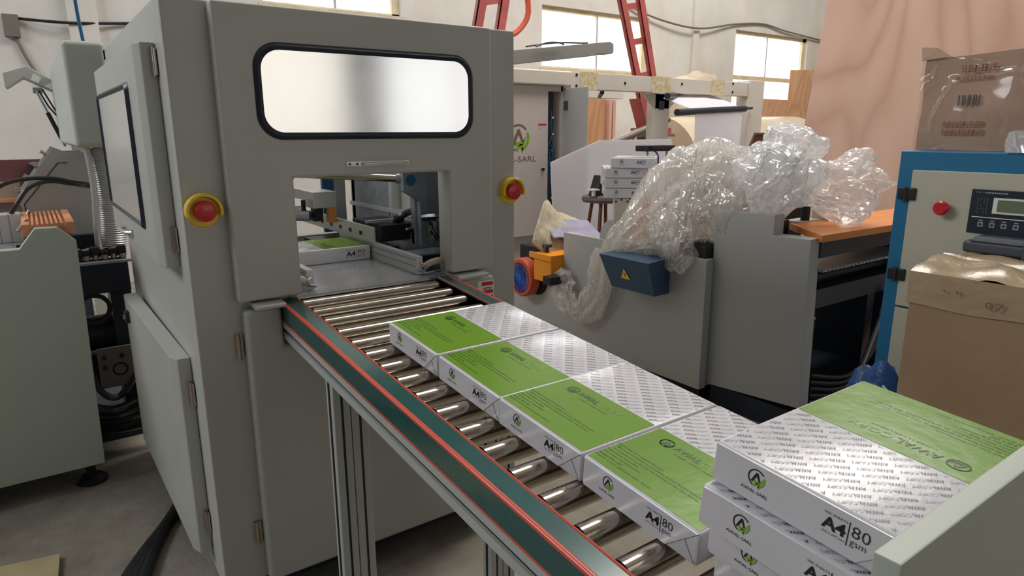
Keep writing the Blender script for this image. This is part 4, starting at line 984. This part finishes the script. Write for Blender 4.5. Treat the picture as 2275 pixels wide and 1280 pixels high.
drape([(2.50, 2.62, -.60), (2.42, 2.52, -.585), (2.36, 2.40, -.58), (2.34, 2.2, -.55), (2.36, 2.1, -.545)], [.03, .045, .05, .035, .02], .5, 14, 6, .2).build('loose_fold', 'film', fr)

# brown board behind the heap
g = MB(); g.prism([(3.2, 2.32, -.22), (3.35, 2.34, -.02), (3.6, 2.2, -.02), (3.5, 2.1, -.25)], (.02, .02, 0), 0); bdd = g.build('fibre_board', 'brownboard'); tag(bdd, 'small dark brown board sticking up behind the plastic bags', 'board')
g = MB(); g.prism([(3.185, 2.31, -.22), (3.335, 2.33, -.012), (3.60, 2.185, -.012), (3.60, 2.19, -.022), (3.35, 2.33, -.024), (3.2, 2.31, -.23)], (.03, .03, 0), 0); g.build('board_edge', 'tan', bdd)
g = MB(); g.box(3.3, 3.6, 2.15, 2.35, FL, -.2, 0); o = g.build('crate', 'dark'); tag(o, 'dark crate behind the heap of plastic bags', 'crate')

# ------------------------------------------------------------------ background reams on a stand
sd_ = thing('equipment_stand', 'small beige and orange equipment box with stack of paper reams on top', 'equipment box')
Q = Matrix.Translation((2.409, 2.473, 0)) @ Matrix.Rotation(math.radians(-42), 4, 'Z')
g = MB(); g.box(0, .075, 0, .20, -.5555, -.336, 0, .003, 2, Q); g.build('beige_case', 'cream', sd_)
g = MB(); g.box(.076, .18, .0, .20, -.5555, -.340, 0, .003, 2, Q)
for i in range(4):
    for j in range(3): g.box(.10 + i * .012, .106 + i * .012, -.001, .001, -.385 - j * .012, -.379 - j * .012, 1, 0, 1, Q)
g.build('orange_case', ['orange', 'white'], sd_, 'orange case with vent holes')
g = MB()
for a, c in ((.008, -.35), (.066, -.35), (.035, -.341)): g.cyl(Q @ Vector((a, -.003, c)), Q @ Vector((a, .003, c)), .005, 8)
g.build('screw', 'black', sd_)
zb = -.334
for k, (dx, ph, lb) in enumerate([(0, 50, 'bottom ream of the four-high paper stack in the background'), (-.004, 51, 'second ream from the bottom of the background paper stack'), (-.006, 50, 'third ream from the bottom of the background paper stack'), (.022, 40, 'top ream of the background paper stack, twisted slightly')]):
    ph = math.radians(ph); dv = Vector((math.sin(ph), -math.cos(ph), 0)); sc = 1.06
    place_ream(Vector((2.369, 2.500, zb + k * (RH * sc + .001))) + dv * (RD * sc) + Vector((dx * .8, -dx * .6, 0)), (0, 0, ph), lb, 'background stack of reams').scale = (sc, sc, sc)
# canvas cover with lilac papers
bmx = bmesh.new(); bmesh.ops.create_grid(bmx, x_segments=50, y_segments=40, size=1)
ctrl = [[(2.66, 3.35, -.46), (2.62, 3.4, -.50), (2.95, 3.4, -.60)], [(2.52, 3.12, -.345), (2.66, 3.15, -.50), (2.95, 3.2, -.565)], [(2.30, 2.98, -.47), (2.50, 3.0, -.62), (2.85, 3.02, -.60)], [(2.24, 2.95, -.62), (2.40, 2.93, -.72), (2.62, 2.92, -.83)]]
def bez(c, t):
    c = [Vector(x) for x in c]
    while len(c) > 1: c = [c[i] * (1 - t) + c[i + 1] * t for i in range(len(c) - 1)]
    return c[0]
for v in bmx.verts:
    s_, t_ = (v.co.x + 1) / 2, (v.co.y + 1) / 2
    p = bez([bez(r, s_) for r in ctrl], t_)
    p += Vector((0, -.6, 1)) * (.02 * noise.noise(p * 7) + .014 * abs(noise.noise(p * 22))) + Vector((0, 0, .045 * math.exp(-((s_ - .12) ** 2 + (t_ - .45) ** 2) / .03)))
    v.co = p
g = MB(); g.bm(bmx, 0, True); cv = g.build('canvas_cover', 'canvas'); tag(cv, 'crumpled beige canvas cover draped behind the amber motor', 'canvas cover')
md = cv.modifiers.new('solid', 'SOLIDIFY'); md.thickness = .004
g = MB(); g.box(2.56, 2.95, 3.04, 3.5, FL, -.72, 0, .01); o = g.build('pallet_crate', 'dark'); tag(o, 'dark crate under the beige canvas cover', 'crate')
bmx = bmesh.new(); bmesh.ops.create_grid(bmx, x_segments=26, y_segments=12, size=1)
for v in bmx.verts:
    s_, t_ = (v.co.x + 1) / 2, (v.co.y + 1) / 2
    v.co = Vector((2.40 + .40 * s_, 2.94 + .16 * t_, -.60 - .045 * s_ + .10 * t_ + .02 * noise.noise(Vector((s_ * 4, t_ * 4, 0)))))
g = MB(); g.bm(bmx, 0, True); lp = g.build('paper_sheets', 'lilac'); tag(lp, 'lilac tinted paper sheets lying in the beige canvas cover', 'paper'); md = lp.modifiers.new('solid', 'SOLIDIFY'); md.thickness = .006
# stool with tape dispenser
so_ = thing('stool', 'round brown stool with dark wooden legs beside the background ream stack', 'stool')
sxx, syy, szz = 3.30, 3.50, -.44
g = MB(); g.lathe([(0, 0), (.12, 0), (.15, -.01), (.155, -.03), (.145, -.05), (0, -.05)], (sxx, syy, szz), 'z', 28); g.build('seat', 'leather', so_)
for k in range(4):
    a = math.radians(35 + 90 * k); g = MB(); g.tube([(sxx + .08 * math.cos(a), syy + .08 * math.sin(a), szz - .05), (sxx + .19 * math.cos(a), syy + .19 * math.sin(a), FL)], .013, 8); g.build('leg', 'wood', so_)
dp = thing('tape_machine', 'small black and yellow tape machine standing on the brown stool', 'tape machine')
g = MB(); g.prism([(3.17, 3.44, -.44), (3.31, 3.44, -.44), (3.31, 3.44, -.30), (3.22, 3.44, -.30)], (0, .08, 0), 0, .006); g.build('body', 'black', dp)
g = MB(); g.box(3.28, 3.315, 3.425, 3.44, -.40, -.34, 0, .002); g.build('yellow_label', 'yellow', dp); g = MB(); g.box(3.13, 3.19, 3.42, 3.48, -.40, -.39, 0); g.box(3.15, 3.17, 3.44, 3.46, -.44, -.40, 0); g.build('tray', 'white', dp)
# white paper web sheet behind
g = MB(); g.prism([(3.28, 4.0, -1.20), (3.22, 4.0, -.23), (3.72, 4.0, -.07), (4.55, 4.0, -.07), (4.75, 4.0, -.45), (4.9, 4.0, -.9), (3.55, 4.0, -1.24)], (0, .006, 0), 0); o = g.build('paper_web', 'plainpaper'); tag(o, 'wide white paper web stretched behind the stool and ream stack', 'paper')
g = MB(); g.box(3.66, 5.0, 4.05, 4.25, FL, -1.05, 0, .004); g.box(3.66, 5.2, 4.25, 4.29, -1.05, -.5, 1); o = g.build('low_machine', ['galv', 'maroon']); tag(o, 'low grey and maroon machine frame beyond the stool', 'machine')
# valve unit and tube behind reams
vu = thing('pneumatic_unit', 'small dark pneumatic unit on thin posts above the background reams', 'pneumatic unit')
g = MB(); g.box(3.52, 3.80, 3.3, 3.42, -.14, -.10, 0, .004); g.box(3.55, 3.77, 3.28, 3.3, -.125, -.105, 0); g.build('valve_bar', 'navy', vu)
g = MB()
for x in (3.56, 3.76): g.cyl((x, 3.34, -.14), (x, 3.34, FL), .008, 8)
g.build('post', 'galv', vu)
g = MB(); g.tube(spline([(3.58, 3.31, -.13), (3.62, 3.30, -.16), (3.64, 3.31, -.22), (3.63, 3.32, -.30)], 5), .006, 8); g.build('air_tube', 'bluefan', vu)

# ------------------------------------------------------------------ rear electric cabinet with open door
rc = thing('electric_cabinet', 'pale pinkish electric cabinet with green and black logo and one open door', 'cabinet')
YR = 4.3
g = MB(); g.box(2.5, 3.43, YR, YR + .6, -.83, .35, 0, .004); g.box(2.5, 3.60, YR + .05, YR + .6, FL, -.83, 0); g.box(3.56, 3.60, YR, YR + .6, -.83, .35, 0); g.box(3.43, 3.58, YR, YR + .6, .31, .35, 0); g.box(3.43, 3.56, YR + .55, YR + .6, -.83, .35, 0)
g.build('cabinet_body', 'pinkgrey', rc)
g = MB(); g.box(2.4, 3.64, YR - .04, YR + .62, .352, .465, 0, .012, 3); g.build('top_cover', 'white_paint', rc)
g = MB(); g.box(3.43, 3.56, YR + .10, YR + .13, -.83, .31, 0)
random.seed(4)
for k in range(16):
    z = .25 - k * .062; g.box(3.44, 3.47 + random.random() * .06, YR + .06, YR + .10, z - .018, z, 1, .002)
for k in range(12):
    z = .2 - random.random() * .8; x = 3.45 + random.random() * .08
    g.tube(spline([(x, YR + .05, z), (x + random.uniform(-.03, .03), YR + .03, z - .1), (x + random.uniform(-.03, .04), YR + .05, z - .22)], 5), .005, 6, 2)
for k in range(6): g.box(3.50, 3.52, YR + .04, YR + .05, .1 - k * .13, .115 - k * .13, 3)
g.build('wiring', ['ventgrey', 'navy', 'bluetube', 'white'], rc, 'open compartment with blue wiring')
g = MB(); g.box(3.585, 3.60, YR - .285, YR, -.82, .335, 0, .004); dr = g.build('open_door', 'paint_mid', rc, 'grey open cabinet door')
g = MB()
for z in (.20, -.24):
    g = MB(); g.box(3.572, 3.586, YR - .06, YR - .02, z - .035, z + .035, 0, .003); g.build('hinge', 'ventgrey', dr)
g = MB(); yl = YR - .0012
g.logo((3.135, yl, -.05), (1, 0, 0), (0, 0, 1), .21, 0, 1); g.text('AWAL-SARL', (2.86, yl, -.235), (1, 0, 0), (0, .0, 1), .45, .045, 0)
g.box(3.33, 3.41, yl, YR, .045, .058, 2); g.text('A', (3.335, yl, .01), (1, 0, 0), (0, 0, 1), .02, .025, 3)
g.build('printed_logo', ['darkbrown', 'logogreen', 'redink', 'greyink'], rc, 'green and dark round logo with lettering')
g = MB(); g.cyl((3.375, YR - .015, -.30), (3.375, YR, -.30), .013, 14); g.build('lock', 'dark', rc)
# swing arm box above it
sa = thing('support_arm', 'grey box-section arm sticking out right above the rear cabinet', 'arm')
g = MB(); g.prism([(2.3, 3.6, .375), (2.3, 3.6, .462), (3.42, 3.6, .608), (3.452, 3.6, .595), (3.455, 3.6, .54), (3.44, 3.6, .527), (3.3, 3.6, .52), (3.28, 3.6, .506)], (0, .09, 0), 0, .004); g.build('arm_body', 'paint_mid', sa)
g = MB(); g.tube(spline([(2.75, 3.58, .53), (2.85, 3.58, .56), (2.95, 3.58, .565), (2.98, 3.58, .555)], 5), .006, 6); g.tube(spline([(2.7, 3.62, .53), (2.95, 3.62, .57), (3.2, 3.62, .585), (3.22, 3.62, .59)], 5), .006, 6); g.build('arm_cable', 'ventgrey', sa)
g = MB(); g.box(2.28, 2.36, 3.6, 3.68, FL, .45, 0); g.build('arm_post', 'paint_mid', sa)

# ------------------------------------------------------------------ white unwinder frame
uf = thing('unwinder_frame', 'white steel unwinder frame carrying black rollers in the background', 'frame')
YU = 4.3
g = MB(); g.box(3.66, 6.0, YU, YU + .10, .335, .468, 0, .005); g.box(3.66, 4.75, YU + .5, YU + .6, .30, .39, 0, .004); g.build('top_beam', 'white_paint', uf)
g = MB(); g.box(6.005, 6.235, YU - .02, YU + .14, FL, .49, 0, .004); g.build('post', 'white_paint', uf)
g = MB(); g.box(4.72, 4.91, YU + .06, YU + .16, FL, .33, 0, .004); g.prism([(4.55, YU + .06, .33), (5.08, YU + .06, .33), (4.91, YU + .06, .20), (4.72, YU + .06, .20)], (0, .02, 0), 0); g.build('post', 'white_paint', uf)
g = MB(); g.box(4.77, 4.84, YU + .055, YU + .06, .19, .27, 0); g.build('slot', 'gasket', uf)
g = MB()
for x, z in ((3.72, .445), (3.72, .36), (4.27, .40), (5.0, .42), (5.75, .45), (5.75, .37), (6.12, .25)): g.cyl((x, YU - .003, z), (x, YU, z), .012, 10)
g.build('bolt', 'dark', uf)
for xa, xb, t in ((3.76, 3.95, 1), (4.60, 4.85, 1), (5.42, 5.62, 1)):
    g = MB(); g.box(xa, xb, YU - .003, YU - .0, .33, .472, 0); g.build('tape_band', 'yellowtape', uf, 'yellowed clear tape round the beam')
g = MB(); g.tube([(4.64, YU - .27, .155), (5.86, YU - .08, .212)], .03, 14); g.tube([(5.85, YU - .08, .213), (6.03, YU - .04, .22)], .012, 8); g.build('guide_roller', 'gasket', uf, 'black guide roller')
g = MB(); g.tube([(4.70, YU - .1, .30), (5.55, YU + .35, .36)], .028, 14); g.tube([(4.1, YU + .1, .325), (4.35, YU + .4, .31)], .02, 10); g.build('guide_roller', 'gasket', uf)
g = MB(); g.tube([(4.85, YU - .2, -.20), (5.95, YU - .05, -.205)], .02, 12); g.build('guide_roller', 'gasket', uf)
g = MB(); P4 = [(4.92, YU - .235, .178), (5.78, YU - .095, .222), (5.52, YU + .10, .355), (4.76, YU + .0, .29)]
g.add(P4, [(0, 1, 2, 3)]); g.add([(4.91, YU - .245, .175), (5.79, YU - .105, .215), (5.77, YU - .105, -.19), (4.93, YU - .245, -.22)], [(0, 1, 2, 3)])
o = g.build('paper_web', 'plainpaper'); tag(o, 'white paper web hanging over the black rollers of the white frame', 'paper'); md = o.modifiers.new('solid', 'SOLIDIFY'); md.thickness = .003
# large wrapped roll
g = MB(); g.cyl((5.9, 5.35, -.45), (8.3, 5.25, -.42), .60, 48, 0)
for x in (6.1, 6.5, 7.0, 7.6): pass
o = g.build('wrapped_roll', 'wrap'); tag(o, 'huge cream coloured roll wrapped in plastic behind the white frame', 'roll')
g = MB(); g.box(5.6, 8.5, 4.95, 5.7, FL, -1.055, 0); o = g.build('pallet', 'ply2'); tag(o, 'wooden pallet under the huge cream roll', 'pallet')
bmx = bmesh.new(); bmesh.ops.create_icosphere(bmx, subdivisions=4, radius=1)
for v in bmx.verts:
    k = 1 + .3 * noise.noise(v.co * 2); v.co = Vector((7.45, 6.15, .60)) + Vector((v.co.x * .40 * k, v.co.y * .2, v.co.z * .16 * k))
g = MB(); g.bm(bmx, 0, True); g.box(7.1, 7.8, 6.0, 6.3, FL, .5, 0); o = g.build('wrapped_bundle', 'wrap'); tag(o, 'rounded cream bundle showing above the white frame beam', 'bundle')

# ------------------------------------------------------------------ red lattice columns
def lattice(name, lab, p0, p1, q0, q1, yy, rungs, depth=.045, ped=None):
    t = thing(name, lab, 'column')
    g = MB()
    for a, c in ((p0, p1), (q0, q1)):
        wA = .042
        g.prism([(a[0] - wA, yy, a[1]), (a[0] + wA, yy, a[1]), (c[0] + wA, yy, c[1]), (c[0] - wA, yy, c[1])], (0, .012, 0), 0)
        g.prism([(a[0] - wA, yy, a[1]), (a[0] - wA + .012, yy, a[1]), (c[0] - wA + .012, yy, c[1]), (c[0] - wA, yy, c[1])], (0, depth, 0), 0)
    g.build('chord', 'redsteel', t)
    for k in rungs:
        A = Vector((p0[0] + (p1[0] - p0[0]) * k, yy + .02, p0[1] + (p1[1] - p0[1]) * k)); B_ = Vector((q0[0] + (q1[0] - q0[0]) * k, yy + .02, q0[1] + (q1[1] - q0[1]) * k + .05))
        g = MB(); g.prism([A + Vector((0, 0, -.03)), B_ + Vector((0, 0, -.03)), B_ + Vector((0, 0, .03)), A + Vector((0, 0, .03))], (0, .03, 0), 0); g.build('rung', 'redsteel', t)
    return t
YL = 4.95
ct = lattice('steel_column', 'leaning red lattice steel column rising past the large window behind the white frame', (5.20, 0.25), (4.58, 2.0), (5.41, 0.25), (4.88, 2.0), YL, (.16, .34, .52, .70, .88))
g = MB(); g.prism([(5.13, YL - .01, .32), (5.43, YL - .01, .32), (5.50, YL - .01, .02), (5.26, YL - .01, .02)], (0, .16, 0), 0); g.box(5.22, 5.56, YL - .06, YL + .2, -.03, .03, 0); g.box(5.30, 5.50, YL - .02, YL + .16, .03, .12, 1)
g.build('foot_plate', ['redsteel', 'redbutton'], ct)
g = MB(); g.box(5.18, 5.60, YL - .08, YL + .24, -.06, -.03, 0); g.cyl((5.38, YL + .08, -.06), (5.38, YL + .08, FL), .13, 20, 0); g.build('pedestal', 'pipe', ct, 'brown steel pedestal')
ct2 = lattice('steel_column', 'red lattice steel column showing above the machine roof, with orange cable', (3.12, .5), (3.42, 1.8), (3.36, .5), (3.62, 1.8), YL, (.2, .42, .62, .8))
g = MB(); g.box(3.1, 3.4, YL, YL + .1, FL, .5, 0); g.build('lower_post', 'redsteel', ct2)
g = MB(); g.tube(spline([(3.66, YL - .02, 1.3), (3.70, YL - .02, 1.0), (3.60, YL - .02, .85), (3.50, YL - .02, .8)], 5), .025, 8); g.build('cable', 'orangered', ct2)
g = MB(); g.tube([(4.35, 4.9, -.23), (5.47, 4.86, .12)], .035, 10); g.tube([(4.9, 4.95, -.25), (5.1, 4.93, .0)], .012, 6); o = g.build('steel_strut', 'pipe'); tag(o, 'slanting brown steel strut leaning on the foot of the red column', 'strut')

# ------------------------------------------------------------------ plywood sheets
g = MB(); A = Vector((4.46, 2.82, -.20)); d = Vector((.42, -.90, 0)).normalized(); 
pts = [A, A + d * 2.6 + Vector((0, 0, -.0)), A + d * 2.6 + Vector((0.2, .1, 1.9)), A + Vector((.35, .12, 1.9))]
pts = [A + Vector((-.08, -.02, -1.05 + .001)), A + d * 2.6 + Vector((0, 0, -1.05)), A + d * 2.6 + Vector((.2, .1, 1.6)), A + Vector((.36, .0, 1.35))]
g.prism(pts, (.02, .012, 0), 0); o = g.build('plywood_sheet', 'ply'); tag(o, 'big pinkish plywood sheet leaning behind the blue cabinet and plastic bags', 'plywood', 'plywood sheets')
g = MB(); g.prism([(9.2, 5.9, FL), (12.5, 5.9, FL), (12.5, 5.95, .90), (9.72, 5.95, .885), (9.30, 5.95, .865)], (0, .02, 0), 0); o = g.build('plywood_sheet', 'ply2'); tag(o, 'tall orange plywood sheet standing between the far window and the big plywood', 'plywood', 'plywood sheets')
g = MB(); g.box(8.2, 9.35, 5.80, 5.83, FL, .43, 0); o = g.build('plywood_sheet', 'ply2'); tag(o, 'low plywood sheet just below the far window', 'plywood', 'plywood sheets')
g = MB(); g.box(4.6, 5.42, 5.75, 5.78, FL, .35, 0); o = g.build('plywood_sheet', 'ply2'); tag(o, 'orange plywood sheet seen beside the open cabinet door', 'plywood', 'plywood sheets')
g = MB(); g.box(5.43, 5.47, 5.70, 5.78, FL, .345, 0); g.box(5.49, 5.53, 5.70, 5.78, FL, .34, 0); o = g.build('timber_board', 'ply'); tag(o, 'two narrow timber edges right of the orange plywood behind the open door', 'timber')

# ------------------------------------------------------------------ origins at the base of each thing, and raise all to floor = 0
bpy.context.view_layer.update()
def desc(o):
    out = [o]
    for c in o.children: out += desc(c)
    return out
seen = set()
for o in [x for x in COL.objects if x.parent is None and x.type in ('MESH', 'EMPTY')]:
    inv = o.matrix_world.inverted(); pts = []
    if o.location.length < 1e-6:
        for c in desc(o):
            if c.type == 'MESH':
                Mx = inv @ c.matrix_world; pts += [Mx @ Vector(bb) for bb in c.bound_box]
        if pts:
            lo = Vector([min(p[i] for p in pts) for i in range(3)]); hi = Vector([max(p[i] for p in pts) for i in range(3)])
            bs = Vector(((lo.x + hi.x) / 2, (lo.y + hi.y) / 2, lo.z))
            if o.type == 'MESH':
                if o.data.users == 1:
                    o.data.transform(Matrix.Translation(-bs))
                    for c in o.children: c.location -= bs
                    o.location = o.matrix_world.to_3x3() @ bs
            else:
                for c in o.children: c.location -= bs
                o.location = o.matrix_world.to_3x3() @ bs
    o.location.z += H

# ------------------------------------------------------------------ camera
cam = D.cameras.new('camera'); co = D.objects.new('camera', cam); COL.objects.link(co)
cam.sensor_width = 36; cam.lens = 36 * 1479.6 / 2275; cam.clip_start = .02
p_, r_, y_ = 0.23108, -0.0031826, 0.61987
fw = Vector((math.sin(y_) * math.cos(p_), math.cos(y_) * math.cos(p_), -math.sin(p_)))
rt = Vector((math.cos(y_), -math.sin(y_), 0)); up = rt.cross(fw)
rt2 = rt * math.cos(r_) + up * math.sin(r_); up2 = up * math.cos(r_) - rt * math.sin(r_)
co.matrix_world = Matrix(((rt2.x, up2.x, -fw.x, 0), (rt2.y, up2.y, -fw.y, 0), (rt2.z, up2.z, -fw.z, H), (0, 0, 0, 1)))
bpy.context.scene.camera = co

# ------------------------------------------------------------------ light
w = D.worlds.new('world'); bpy.context.scene.world = w; w.use_nodes = True
nt = w.node_tree; bg = nt.nodes['Background']
tc = nt.nodes.new('ShaderNodeTexCoord'); sp = nt.nodes.new('ShaderNodeSeparateXYZ'); nt.links.new(tc.outputs['Generated'], sp.inputs[0])
cr = nt.nodes.new('ShaderNodeValToRGB'); nt.links.new(sp.outputs['Z'], cr.inputs[0])
cr.color_ramp.elements[0].position = 0.0; cr.color_ramp.elements[0].color = (.10, .10, .105, 1)
cr.color_ramp.elements[1].position = 1.0; cr.color_ramp.elements[1].color = (.36, .35, .34, 1)
e_ = cr.color_ramp.elements.new(.35); e_.color = (.17, .17, .17, 1)
nt.links.new(cr.outputs[0], bg.inputs[0]); bg.inputs[1].default_value = 1.0
def area(name, loc, rot, sx_, sy_, power, col):
    l = D.lights.new(name, 'AREA'); l.shape = 'RECTANGLE'; l.size = sx_; l.size_y = sy_; l.energy = power; l.color = col
    o = D.objects.new(name, l); COL.objects.link(o); o.location = loc; o.rotation_euler = rot; return o
area('skylight_far', (6.0, 2.9, 6.4), (0, 0, 0), 8, 2.0, 470, (1, .95, .88))
area('left_fill', (-3.6, 4.0, 4.2), (0, math.radians(-48), 0), 1.6, 3.6, 140, (.95, .98, 1))  # unseen lamp added to brighten the left-facing sides
area('window_light', (5.9, 6.42, 2.35), (math.radians(-90), 0, 0), 1.7, .6, 25, (.95, .98, 1))
sc = bpy.context.scene
sc.view_settings.view_transform = 'Standard'; sc.view_settings.look = 'None'; sc.view_settings.exposure = 0.12; sc.view_settings.gamma = 1.0
sc.view_settings.use_curve_mapping = False
